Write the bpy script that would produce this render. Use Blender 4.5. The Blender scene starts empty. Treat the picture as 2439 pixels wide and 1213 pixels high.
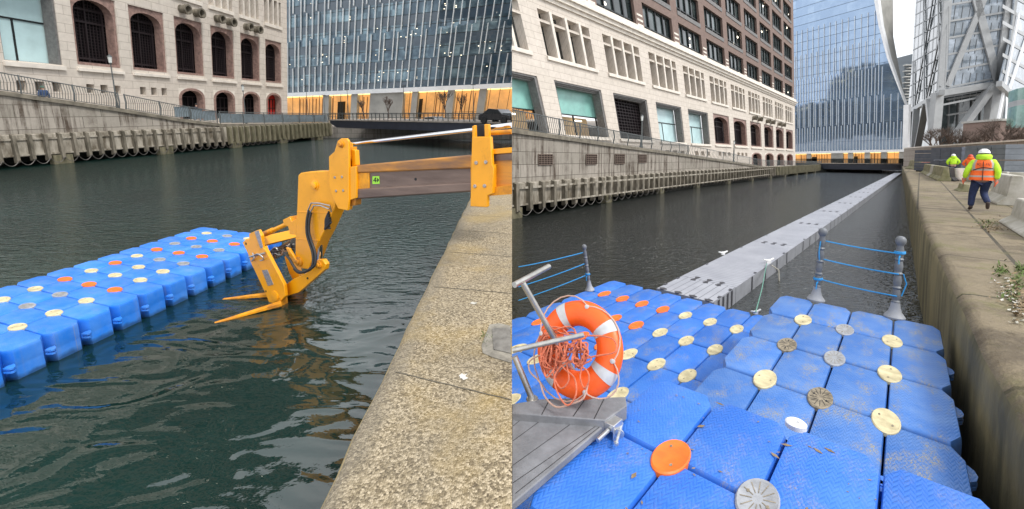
import bpy, bmesh, math, random
import numpy as np
from mathutils import Matrix, Vector
random.seed(7)
R_ = math.radians
scene = bpy.context.scene
COL = scene.collection
# ---------------------------------------------------------------- camera
F, CX, PY, HC = 1000.0, 1219.5, 440.0, 3.3
PIT_R = math.atan((PY - 380) / F)       # pitch of the camera over the pontoon basin
PIT_L = math.atan((PY - 268) / F)       # pitch relative to the telehandler basin
cam = bpy.data.cameras.new('camera')
cam.sensor_width = 36
cam.lens = 36 * F / 2439
cam.shift_y = -(606.5 - PY) / 2439
cam.clip_start = 0.05
cam.clip_end = 3000
camo = bpy.data.objects.new('camera', cam)
COL.objects.link(camo)
camo.location = (0, 0, HC)
camo.rotation_euler = (math.pi / 2 - PIT_R, 0, 0)
scene.camera = camo
# ---------------------------------------------------------------- world, sun, exposure
w = bpy.data.worlds.new('World')
scene.world = w
w.use_nodes = True
nt = w.node_tree
nt.nodes.clear()
def N(nt, t, **k):
    n = nt.nodes.new(t)
    for a, b in k.items():
        if a.startswith('i_'):
            n.inputs[a[2:].replace('_', ' ')].default_value = b
        else:
            setattr(n, a, b)
    return n
sky = N(nt, 'ShaderNodeTexSky', sky_type='NISHITA', sun_disc=False, sun_elevation=R_(48), sun_rotation=R_(132), air_density=1.0, dust_density=3.0, ozone_density=1.0)
hsv = N(nt, 'ShaderNodeHueSaturation')
hsv.inputs['Saturation'].default_value = 0.16
hsv.inputs['Value'].default_value = 1.0
nt.links.new(sky.outputs[0], hsv.inputs['Color'])
tc = N(nt, 'ShaderNodeTexCoord')
mp = N(nt, 'ShaderNodeMapping')
mp.inputs['Scale'].default_value = (1, 1, 2.4)
nt.links.new(tc.outputs['Generated'], mp.inputs[0])
nz = N(nt, 'ShaderNodeTexNoise')
nz.inputs['Scale'].default_value = 2.3
nz.inputs['Detail'].default_value = 5
nt.links.new(mp.outputs[0], nz.inputs[0])
cr = N(nt, 'ShaderNodeValToRGB')
cr.color_ramp.elements[0].position = .3
cr.color_ramp.elements[0].color = (7.2, 7.6, 8.3, 1)
cr.color_ramp.elements[1].position = .7
cr.color_ramp.elements[1].color = (10.6, 10.7, 10.9, 1)
nt.links.new(nz.outputs[0], cr.inputs[0])
mx = N(nt, 'ShaderNodeMix', data_type='RGBA')
mx.inputs[0].default_value = .8
nt.links.new(hsv.outputs[0], mx.inputs[6])
nt.links.new(cr.outputs[0], mx.inputs[7])
bg = N(nt, 'ShaderNodeBackground')
bg.inputs[1].default_value = 0.085
nt.links.new(mx.outputs[2], bg.inputs[0])
wo = N(nt, 'ShaderNodeOutputWorld')
nt.links.new(bg.outputs[0], wo.inputs[0])
sun = bpy.data.lights.new('sun', 'SUN')
sun.energy = 1.3
sun.angle = R_(14)
sun.color = (1, .97, .92)
suno = bpy.data.objects.new('sun', sun)
COL.objects.link(suno)
suno.rotation_euler = (R_(40), 0, R_(48))
scene.view_settings.view_transform = 'Standard'
scene.view_settings.look = 'None'
scene.view_settings.exposure = 1.08
scene.view_settings.gamma = 1
scene.render.engine = 'CYCLES'
scene.cycles.max_bounces = 6
scene.cycles.use_denoising = True
# ---------------------------------------------------------------- frames and pixel rays
class Frame:
    def __init__(s, pit, M):
        s.c, s.s, s.M = math.cos(pit), math.sin(pit), M
    def ray(s, x, y):
        a, b, c = (x - CX) / F, 1.0, (PY - y) / F
        return Vector((a, b * s.c + c * s.s, -b * s.s + c * s.c))
    def P(s, x, y, z=0.0):
        r = s.ray(x, y)
        return Vector((0, 0, HC)) + r * ((z - HC) / r.z)
    def PD(s, x, y, Y):
        r = s.ray(x, y)
        return Vector((0, 0, HC)) + r * (Y / r.y)
T_ = Matrix.Translation(Vector((0, 0, HC)))
FR = Frame(PIT_R, Matrix.Identity(4))
FL = Frame(PIT_L, T_ @ Matrix.Rotation(PIT_L - PIT_R, 4, 'X') @ T_.inverted())
class Plane:
    """an oriented plane (a, b along U, V; n along the outward normal) that meets pixel rays"""
    def __init__(s, fr, O, U, V, flip=False):
        s.fr, s.O, s.U, s.V = fr, Vector(O), Vector(U).normalized(), Vector(V).normalized()
        n = s.U.cross(s.V).normalized()
        if n.dot(Vector((0, 0, HC)) - s.O) < 0: n = -n
        s.N = n
    def T(s, a, b, n=0):
        return s.O + s.U * a + s.V * b + s.N * n
    def ab(s, x, y, n=0):
        r = s.fr.ray(x, y)
        A = np.array([list(s.U), list(s.V), list(-r)]).T
        k = np.linalg.solve(A, np.array(list(Vector((0, 0, HC)) - s.O - s.N * n)))
        return float(k[0]), float(k[1])
# ---------------------------------------------------------------- mesh helpers
class MB:
    def __init__(s): s.v, s.f, s.m, s.uv = [], [], [], []
    def add(s, vs, fs, m=0, uv=None):
        k = len(s.v)
        s.v += [tuple(v) for v in vs]
        s.uv += [(tuple(u)[:2]) for u in (uv if uv is not None else [(v[0], v[1]) for v in vs])]
        for f in fs:
            s.f.append([i + k for i in f]); s.m.append(m)
        return s
    def bx(s, x0, x1, y0, y1, z0, z1, T=None, m=0):
        q = [(x, y, z) for z in (z0, z1) for y in (y0, y1) for x in (x0, x1)]
        fs = [(0, 2, 3, 1), (4, 5, 7, 6), (0, 1, 5, 4), (2, 6, 7, 3), (0, 4, 6, 2), (1, 3, 7, 5)]
        return s.add([T(*p) for p in q] if T else q, fs, m, [(p[0] + p[2], p[1] + p[2]) if T else (p[0], p[2]) for p in q])
    def prism(s, poly, n0, n1, T, m=0):
        n = len(poly)
        vs = [T(p[0], p[1], n0) for p in poly] + [T(p[0], p[1], n1) for p in poly]
        fs = [list(range(n)), list(range(2 * n - 1, n - 1, -1))]
        fs += [(i, i + n, (i + 1) % n + n, (i + 1) % n) for i in range(n)]
        return s.add(vs, fs, m, [p for p in poly] * 2)
    def tube(s, path, r, seg=8, m=0, closed=False, caps=True):
        P = [Vector(p) for p in path]; n = len(P)
        rs = r if isinstance(r, (list, tuple)) else [r] * n
        vs = []; up = None
        for i in range(n):
            a = P[i - 1] if (i > 0 or closed) else P[i]
            b = P[(i + 1) % n] if (i < n - 1 or closed) else P[i]
            d = (b - a)
            d = d.normalized() if d.length > 1e-9 else Vector((0, 0, 1))
            if up is None:
                up = Vector((0, 0, 1)) if abs(d.z) < .9 else Vector((1, 0, 0))
            x = d.cross(up)
            if x.length < 1e-4: x = d.cross(Vector((0, 1, .3)))
            x.normalize(); y = x.cross(d).normalized(); up = y
            for k in range(seg):
                t = 2 * math.pi * k / seg
                vs.append(P[i] + (x * math.cos(t) + y * math.sin(t)) * rs[i])
        fs = []
        for i in range(n if closed else n - 1):
            for k in range(seg):
                a, b = i * seg + k, i * seg + (k + 1) % seg
                j = ((i + 1) % n) * seg
                fs.append((a, b, j + (k + 1) % seg, j + k))
        if caps and not closed:
            fs.append(list(range(seg))[::-1]); fs.append([(n - 1) * seg + k for k in range(seg)])
        return s.add(vs, fs, m)
    def lathe(s, prof, O, m=0, seg=14, ax=None, sx=1.0):
        A = Vector(ax or (0, 0, 1)).normalized()
        x = A.cross(Vector((0, 1, 0)))
        if x.length < .01: x = A.cross(Vector((1, 0, 0)))
        x.normalize(); y = A.cross(x)
        O = Vector(O); vs = []
        for r, h in prof:
            for k in range(seg):
                t = 2 * math.pi * k / seg
                vs.append(O + A * h + (x * math.cos(t) * sx + y * math.sin(t)) * r)
        fs = []
        for i in range(len(prof) - 1):
            for k in range(seg):
                fs.append((i * seg + k, i * seg + (k + 1) % seg, (i + 1) * seg + (k + 1) % seg, (i + 1) * seg + k))
        fs.append(list(range(seg))[::-1]); fs.append([(len(prof) - 1) * seg + k for k in range(seg)])
        return s.add(vs, fs, m)
def build(name, mb, mats, root=None, parent=None, fr=None, bevel=0, smooth=35):
    me = bpy.data.meshes.new(name)
    off = root['_o'] if root is not None else (0, 0, 0)
    me.from_pydata([(x - off[0], y - off[1], z - off[2]) for x, y, z in mb.v], [], mb.f)
    mats = mats if isinstance(mats, (list, tuple)) else [mats]
    for m in mats: me.materials.append(m)
    me.polygons.foreach_set('material_index', mb.m)
    ul = me.uv_layers.new(name='UVMap')
    idx = np.zeros(len(me.loops), dtype=np.int32); me.loops.foreach_get('vertex_index', idx)
    uva = np.array(mb.uv, dtype=np.float32)[idx]
    ul.data.foreach_set('uv', uva.ravel())
    bm = bmesh.new(); bm.from_mesh(me)
    bmesh.ops.recalc_face_normals(bm, faces=bm.faces)
    bm.to_mesh(me); bm.free()
    if smooth:
        me.shade_smooth(); me.set_sharp_from_angle(angle=R_(smooth))
    o = bpy.data.objects.new(name, me)
    COL.objects.link(o)
    if root is not None:
        o.parent = parent or root
    else:
        o.matrix_world = (fr or FR).M
    if bevel:
        b = o.modifiers.new('bevel', 'BEVEL'); b.width = bevel; b.segments = 2; b.limit_method = 'ANGLE'; b.angle_limit = R_(40)
    return o
OFF = {}
class Root(dict): pass
def thing(name, label, cat, loc, fr=FR, group=None):
    e = bpy.data.objects.new(name, None); COL.objects.link(e)
    e.empty_display_size = .2
    e.matrix_world = fr.M @ Matrix.Translation(Vector(loc))
    e['label'] = label; e['category'] = cat
    if group: e['group'] = group
    e['_o'] = tuple(loc)
    return e
def tag(o, label=None, cat=None, group=None, kind=None):
    if label: o['label'] = label
    if cat: o['category'] = cat
    if group: o['group'] = group
    if kind: o['kind'] = kind
    return o
# ---------------------------------------------------------------- materials
def mat(name, col, rough=.6, metal=0.0, var=.0, vscale=3.0, bump=0.0, bscale=20.0, spec=.5, emit=None, es=0.0, col2=None, streak=None, coat=0.0):
    m = bpy.data.materials.new(name); m.use_nodes = True
    nt = m.node_tree; b = nt.nodes['Principled BSDF']
    b.inputs['Base Color'].default_value = (*col, 1)
    b.inputs['Roughness'].default_value = rough
    b.inputs['Metallic'].default_value = metal
    b.inputs['Specular IOR Level'].default_value = spec
    b.inputs['Coat Weight'].default_value = coat
    if emit:
        b.inputs['Emission Color'].default_value = (*emit, 1); b.inputs['Emission Strength'].default_value = es
    tc = N(nt, 'ShaderNodeTexCoord')
    if var or col2:
        mp = N(nt, 'ShaderNodeMapping'); nt.links.new(tc.outputs['Object'], mp.inputs[0])
        if streak: mp.inputs['Scale'].default_value = streak
        n = N(nt, 'ShaderNodeTexNoise'); n.inputs['Scale'].default_value = vscale; n.inputs['Detail'].default_value = 7; n.inputs['Roughness'].default_value = .62
        nt.links.new(mp.outputs[0], n.inputs[0])
        r = N(nt, 'ShaderNodeValToRGB')
        c2 = col2 or tuple(c * (1 - var) for c in col)
        c1 = col if col2 else tuple(min(1, c * (1 + var * .6)) for c in col)
        r.color_ramp.elements[0].position = .36; r.color_ramp.elements[0].color = (*c2, 1)
        r.color_ramp.elements[1].position = .62; r.color_ramp.elements[1].color = (*c1, 1)
        nt.links.new(n.outputs[0], r.inputs[0]); nt.links.new(r.outputs[0], b.inputs['Base Color'])
        m['ramp'] = r.name
    if bump:
        n = N(nt, 'ShaderNodeTexNoise'); n.inputs['Scale'].default_value = bscale; n.inputs['Detail'].default_value = 6
        nt.links.new(tc.outputs['Object'], n.inputs[0])
        bp = N(nt, 'ShaderNodeBump'); bp.inputs['Strength'].default_value = bump; bp.inputs['Distance'].default_value = .02
        nt.links.new(n.outputs[0], bp.inputs['Height']); nt.links.new(bp.outputs[0], b.inputs['Normal'])
    return m
def mixc(nt, f, a, b, mode='MIX'):
    x = N(nt, 'ShaderNodeMix', data_type='RGBA', blend_type=mode)
    for i, v in ((0, f), (6, a), (7, b)):
        if hasattr(v, 'is_output'): nt.links.new(v, x.inputs[i])
        elif isinstance(v, (int, float)): x.inputs[i].default_value = v
        else: x.inputs[i].default_value = (*v, 1)
    return x.outputs[2]
def noise(nt, vec, scale, detail=5, rough=.6, sc=None, lo=.4, hi=.6, dist=0):
    if sc:
        mp = N(nt, 'ShaderNodeMapping'); mp.inputs['Scale'].default_value = sc; nt.links.new(vec, mp.inputs[0]); vec = mp.outputs[0]
    n = N(nt, 'ShaderNodeTexNoise'); n.inputs['Scale'].default_value = scale; n.inputs['Detail'].default_value = detail; n.inputs['Roughness'].default_value = rough
    n.inputs['Distortion'].default_value = dist
    nt.links.new(vec, n.inputs[0])
    r = N(nt, 'ShaderNodeMapRange'); r.inputs[1].default_value = lo; r.inputs[2].default_value = hi
    nt.links.new(n.outputs[0], r.inputs[0]); return r.outputs[0]
def bricks(name, c1, c2, mortar, bw, rh, ms=.012, off=.5, rough=.7, stain=None, bump=.3, stainamt=.5, uv=True, soft=.1, moss=None, ssc=(2.4, .12, 1)):
    m = bpy.data.materials.new(name); m.use_nodes = True; nt = m.node_tree; b = nt.nodes['Principled BSDF']
    tc = N(nt, 'ShaderNodeTexCoord')
    src = tc.outputs['UV'] if uv else tc.outputs['Object']
    br = N(nt, 'ShaderNodeTexBrick'); br.offset = off
    for k, v in (('Color1', c1), ('Color2', c2), ('Mortar', mortar)): br.inputs[k].default_value = (*v, 1)
    br.inputs['Scale'].default_value = 1; br.inputs['Mortar Size'].default_value = ms; br.inputs['Brick Width'].default_value = bw; br.inputs['Row Height'].default_value = rh
    br.inputs['Mortar Smooth'].default_value = soft
    nt.links.new(src, br.inputs[0])
    c = br.outputs[0]
    f = noise(nt, tc.outputs['Object'], .9, 6, lo=.3, hi=.75)
    c = mixc(nt, f, c, tuple(.86 * x for x in c1), 'MIX') if False else c
    g = noise(nt, tc.outputs['Object'], 2.2, 8, .7, lo=.25, hi=.8)
    c2n = N(nt, 'ShaderNodeMix', data_type='RGBA', blend_type='MULTIPLY'); c2n.inputs[0].default_value = .55
    gr = N(nt, 'ShaderNodeValToRGB'); gr.color_ramp.elements[0].color = (.62, .6, .57, 1); gr.color_ramp.elements[1].color = (1.08, 1.07, 1.05, 1)
    nt.links.new(g, gr.inputs[0]); nt.links.new(c, c2n.inputs[6]); nt.links.new(gr.outputs[0], c2n.inputs[7]); c = c2n.outputs[2]
    if stain:
        s1 = noise(nt, src, 1.0, 7, .7, sc=ssc, lo=.46, hi=.57)
        s2 = noise(nt, src, 1.0, 6, .7, sc=(.3, .3, 1), lo=.38, hi=.56)
        mm = N(nt, 'ShaderNodeMath', operation='MULTIPLY'); nt.links.new(s1, mm.inputs[0]); nt.links.new(s2, mm.inputs[1])
        m3 = N(nt, 'ShaderNodeMath', operation='MULTIPLY'); nt.links.new(mm.outputs[0], m3.inputs[0]); m3.inputs[1].default_value = stainamt
        c = mixc(nt, m3.outputs[0], c, stain)
    if moss:
        s3 = noise(nt, src, 1.0, 7, .75, sc=(.8, .8, 1), lo=.52, hi=.68)
        m4 = N(nt, 'ShaderNodeMath', operation='MULTIPLY'); nt.links.new(s3, m4.inputs[0]); m4.inputs[1].default_value = .8
        c = mixc(nt, m4.outputs[0], c, moss)
    nt.links.new(c, b.inputs['Base Color']); b.inputs['Roughness'].default_value = rough
    bp = N(nt, 'ShaderNodeBump'); bp.inputs['Strength'].default_value = bump; bp.inputs['Distance'].default_value = .03
    n2 = noise(nt, tc.outputs['Object'], 14, 6, .7, lo=0, hi=1)
    ad = N(nt, 'ShaderNodeMath', operation='SUBTRACT'); nt.links.new(n2, ad.inputs[0]); nt.links.new(br.outputs['Fac'], ad.inputs[1])
    nt.links.new(ad.outputs[0], bp.inputs['Height']); nt.links.new(bp.outputs[0], b.inputs['Normal'])
    return m
def glass(name, c1, c2, pw, ph, rough=.03, lights=0.0, lc=(1, .8, .5), spec=1.0, metal=0.0, tilt=.012, lscale=(1.2, 2.2), lthr=.86):
    """facade glazing: pane by pane tint, slight pane tilt, a few lit lamps inside"""
    m = bpy.data.materials.new(name); m.use_nodes = True; nt = m.node_tree; b = nt.nodes['Principled BSDF']
    tc = N(nt, 'ShaderNodeTexCoord')
    mp = N(nt, 'ShaderNodeMapping'); mp.inputs['Scale'].default_value = (1 / pw, 1 / ph, 1); nt.links.new(tc.outputs['UV'], mp.inputs[0])
    fl = N(nt, 'ShaderNodeVectorMath', operation='FLOOR'); nt.links.new(mp.outputs[0], fl.inputs[0])
    wn = N(nt, 'ShaderNodeTexWhiteNoise', noise_dimensions='2D'); nt.links.new(fl.outputs[0], wn.inputs[0])
    g = noise(nt, tc.outputs['UV'], .35, 4, .6, lo=.35, hi=.65)
    a = N(nt, 'ShaderNodeMath', operation='MULTIPLY'); nt.links.new(wn.outputs['Value'], a.inputs[0]); nt.links.new(g, a.inputs[1])
    c = mixc(nt, a.outputs[0], c1, c2)
    nt.links.new(c, b.inputs['Base Color']); b.inputs['Roughness'].default_value = rough; b.inputs['Specular IOR Level'].default_value = spec; b.inputs['Metallic'].default_value = metal
    # pane tilt
    ge = N(nt, 'ShaderNodeNewGeometry')
    sub = N(nt, 'ShaderNodeVectorMath', operation='SUBTRACT'); nt.links.new(wn.outputs['Color'], sub.inputs[0]); sub.inputs[1].default_value = (.5, .5, .5)
    sc = N(nt, 'ShaderNodeVectorMath', operation='SCALE'); nt.links.new(sub.outputs[0], sc.inputs[0]); sc.inputs['Scale'].default_value = tilt
    ad = N(nt, 'ShaderNodeVectorMath', operation='ADD'); nt.links.new(ge.outputs['Normal'], ad.inputs[0]); nt.links.new(sc.outputs[0], ad.inputs[1])
    nt.links.new(ad.outputs[0], b.inputs['Normal'])
    if lights:
        mp2 = N(nt, 'ShaderNodeMapping'); mp2.inputs['Scale'].default_value = (lscale[0], lscale[1], 1); nt.links.new(tc.outputs['UV'], mp2.inputs[0])
        vo = N(nt, 'ShaderNodeTexVoronoi', voronoi_dimensions='2D'); vo.inputs['Scale'].default_value = 1; nt.links.new(mp2.outputs[0], vo.inputs[0])
        lt = N(nt, 'ShaderNodeMath', operation='LESS_THAN'); nt.links.new(vo.outputs['Distance'], lt.inputs[0]); lt.inputs[1].default_value = .12
        sx = N(nt, 'ShaderNodeSeparateColor'); nt.links.new(vo.outputs['Color'], sx.inputs[0])
        g2 = noise(nt, tc.outputs['UV'], .22, 2, .5, lo=.5, hi=.6)
        gt = N(nt, 'ShaderNodeMath', operation='GREATER_THAN'); nt.links.new(sx.outputs[0], gt.inputs[0]); gt.inputs[1].default_value = 1 - (1 - lthr) * 3
        mu = N(nt, 'ShaderNodeMath', operation='MULTIPLY'); nt.links.new(lt.outputs[0], mu.inputs[0]); nt.links.new(gt.outputs[0], mu.inputs[1])
        mu2 = N(nt, 'ShaderNodeMath', operation='MULTIPLY'); nt.links.new(mu.outputs[0], mu2.inputs[0]); nt.links.new(g2, mu2.inputs[1])
        mu3 = N(nt, 'ShaderNodeMath', operation='MULTIPLY'); nt.links.new(mu2.outputs[0], mu3.inputs[0]); mu3.inputs[1].default_value = lights
        nt.links.new(mu3.outputs[0], b.inputs['Emission Strength']); b.inputs['Emission Color'].default_value = (*lc, 1)
    return m
def water_mat(name, base, s1, s2, b1, b2, ior=1.4, near=.25):
    m = bpy.data.materials.new(name); m.use_nodes = True; nt = m.node_tree; b = nt.nodes['Principled BSDF']
    tc = N(nt, 'ShaderNodeTexCoord')
    g = noise(nt, tc.outputs['Object'], .25, 4, lo=.3, hi=.7)
    c = mixc(nt, g, tuple(x * .7 for x in base), tuple(x * 1.25 for x in base))
    nt.links.new(c, b.inputs['Base Color'])
    b.inputs['Roughness'].default_value = .03; b.inputs['IOR'].default_value = ior; b.inputs['Specular IOR Level'].default_value = .5
    n1 = N(nt, 'ShaderNodeTexNoise'); n1.inputs['Scale'].default_value = s1; n1.inputs['Detail'].default_value = 1.2; n1.inputs['Roughness'].default_value = .45; n1.inputs['Distortion'].default_value = 1.3
    mp = N(nt, 'ShaderNodeMapping'); mp.inputs['Scale'].default_value = (.55, 1.2, 1); mp.inputs['Rotation'].default_value = (0, 0, .35)
    nt.links.new(tc.outputs['Object'], mp.inputs[0]); nt.links.new(mp.outputs[0], n1.inputs[0])
    n2 = N(nt, 'ShaderNodeTexNoise'); n2.inputs['Scale'].default_value = s2; n2.inputs['Detail'].default_value = 3
    nt.links.new(mp.outputs[0], n2.inputs[0])
    bp = N(nt, 'ShaderNodeBump'); bp.inputs['Strength'].default_value = 1; bp.inputs['Distance'].default_value = b1
    nt.links.new(n1.outputs[0], bp.inputs['Height'])
    bp2 = N(nt, 'ShaderNodeBump'); bp2.inputs['Strength'].default_value = 1; bp2.inputs['Distance'].default_value = b2
    # wind-ruffled patches: fine ripples stronger away from the quay
    g2 = noise(nt, tc.outputs['Object'], .18, 3, lo=.3, hi=.75)
    sx = N(nt, 'ShaderNodeSeparateXYZ'); nt.links.new(tc.outputs['Object'], sx.inputs[0])
    mr = N(nt, 'ShaderNodeMapRange'); mr.inputs[1].default_value = 6; mr.inputs[2].default_value = 14; mr.inputs[3].default_value = near; mr.inputs[4].default_value = 1
    nt.links.new(sx.outputs[1], mr.inputs[0])
    mu = N(nt, 'ShaderNodeMath', operation='MULTIPLY'); nt.links.new(n2.outputs[0], mu.inputs[0]); nt.links.new(mr.outputs[0], mu.inputs[1])
    nt.links.new(mu.outputs[0], bp2.inputs['Height']); nt.links.new(bp.outputs[0], bp2.inputs['Normal'])
    nt.links.new(bp2.outputs[0], b.inputs['Normal'])
    return m
M = {}
M['stone'] = bricks('pale_limestone', (.70, .635, .565), (.65, .59, .52), (.37, .31, .26), 1.5, .55, .012, rough=.75, bump=.15)
M['trim'] = mat('smooth_limestone', (.74, .68, .6), .7, var=.12, vscale=1.5)
M['granite'] = mat('pink_granite', (.30, .195, .165), .55, var=.3, vscale=4)
M['brick'] = bricks('pink_brown_brick', (.235, .165, .14), (.20, .14, .12), (.2, .15, .13), .5, .16, .01, rough=.8, bump=.2)
M['grille'] = mat('dark_bronze_grille', (.022, .016, .018), .55, spec=.3)
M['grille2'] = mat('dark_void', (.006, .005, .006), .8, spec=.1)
M['frame'] = mat('black_window_frame', (.012, .015, .016), .4)
M['wgl'] = glass('office_window_glass', (.012, .02, .02), (.10, .13, .13), 1.7, 3.0, lights=6, lc=(1, .9, .7), lscale=(.55, .8), lthr=.92)
M['wgl2'] = glass('stone_window_glass', (.01, .014, .014), (.07, .08, .08), 1.2, 2.0)
M['blind'] = mat('sea_green_blind', (.22, .47, .42), .35, var=.15, vscale=.8, spec=.8)
M['frost'] = mat('frosted_pale_blue_glass', (.50, .68, .70), .22, var=.12, vscale=.5, spec=.7)
M['greysur'] = mat('grey_granite_surround', (.16, .155, .15), .5, var=.25, vscale=5)
M['inter'] = mat('lit_interior', (.35, .26, .16), .6, emit=(.9, .62, .34), es=.12, var=.5, vscale=.7)
M['lampl'] = mat('ceiling_light', (.9, .85, .7), .5, emit=(1, .88, .65), es=1.6)
M['quayw'] = bricks('stained_dock_stone', (.37, .335, .29), (.29, .265, .225), (.07, .06, .045), 2.2, .75, .014, rough=.85, stain=(.07, .05, .035), stainamt=1.0, bump=.5)
M['cap'] = mat('weathered_cap_stone', (.17, .15, .115), .85, var=.35, vscale=2, bump=.3)
M['fpan'] = mat('fender_concrete', (.38, .345, .285), .85, var=.45, vscale=1.9, bump=.3, streak=(1.5, 1.5, .4), col2=(.11, .09, .062))
M['fpost'] = mat('fender_post_concrete', (.20, .175, .135), .85, vscale=2.2, bump=.3, streak=(1.5, 1.5, .5), col2=(.07, .06, .042))
M['fpost2'] = mat('mossy_fender_post', (.17, .15, .095), .85, vscale=2.2, bump=.3, streak=(2, 2, .5), col2=(.07, .065, .035))
M['weed'] = mat('void_shade_and_algae_black', (.012, .013, .009), .6, var=.4, vscale=3)  # near black: shade of the void under the fenders put into the colour
M['chain'] = mat('galvanised_chain', (.13, .12, .11), .5, metal=.4)
M['rail'] = mat('grey_painted_steel', (.09, .1, .1), .5)
M['screen'] = mat('grey_mesh_screen', (.23, .28, .31), .5, var=.15)
M['pav'] = mat('promenade_paving', (.34, .3, .26), .9, var=.2, vscale=.8)
M['black'] = mat('matt_black', (.01, .01, .011), .6)
M['yellow'] = mat('orange_yellow_paint', (.88, .37, .004), .38, var=.1, vscale=2.0, spec=.45, coat=.15)
def paint(name, col):
    m = mat(name, col, .38, coat=.1); nt = m.node_tree; b = nt.nodes['Principled BSDF']; tc = N(nt, 'ShaderNodeTexCoord')
    f = noise(nt, tc.outputs['Object'], 1.7, 5, .6, lo=.3, hi=.75); c = mixc(nt, f, tuple(x * .84 for x in col), tuple(x * 1.05 for x in col))
    f1 = noise(nt, tc.outputs['Object'], 5, 8, .8, lo=.56, hi=.72, dist=.6); a = N(nt, 'ShaderNodeMath', operation='MULTIPLY'); a.inputs[1].default_value = .42; nt.links.new(f1, a.inputs[0]); c = mixc(nt, a.outputs[0], c, (.28, .12, .02))
    f2 = noise(nt, tc.outputs['Object'], 30, 5, .7, sc=(1, 1, 3), lo=.68, hi=.7); c = mixc(nt, f2, c, (.12, .07, .04))
    nt.links.new(c, b.inputs['Base Color']); r = N(nt, 'ShaderNodeMapRange'); r.inputs[3].default_value = .34; r.inputs[4].default_value = .6; nt.links.new(f1, r.inputs[0]); nt.links.new(r.outputs[0], b.inputs['Roughness'])
    return m
M['yellow'] = paint('orange_yellow_machine_paint', (.88, .37, .004))
M['yellowd'] = mat('scratched_yellow_paint', (.82, .34, .01), .45, vscale=5, col2=(.42, .16, .02), spec=.4)
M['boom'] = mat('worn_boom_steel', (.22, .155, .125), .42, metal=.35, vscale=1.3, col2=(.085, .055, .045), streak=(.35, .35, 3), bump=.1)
M['boomo'] = mat('rubbed_boom_paint', (.62, .26, .03), .42, metal=.1, vscale=1.6, col2=(.16, .09, .06), streak=(.5, .5, 3))
M['chrome'] = mat('chromed_rod', (.75, .75, .76), .12, metal=1)
M['steel'] = mat('brushed_steel', (.5, .49, .46), .35, metal=.9, var=.2, vscale=12)
M['rubber'] = mat('black_rubber_hose', (.02, .02, .021), .5)
M['oily'] = mat('greasy_dark_metal', (.06, .055, .05), .4, metal=.5, var=.5, vscale=25)
M['lime'] = mat('lime_green_sticker', (.35, .75, .05), .5)
M['plate'] = mat('grey_data_plate', (.36, .33, .31), .4, metal=.4, var=.4, vscale=40)
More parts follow.
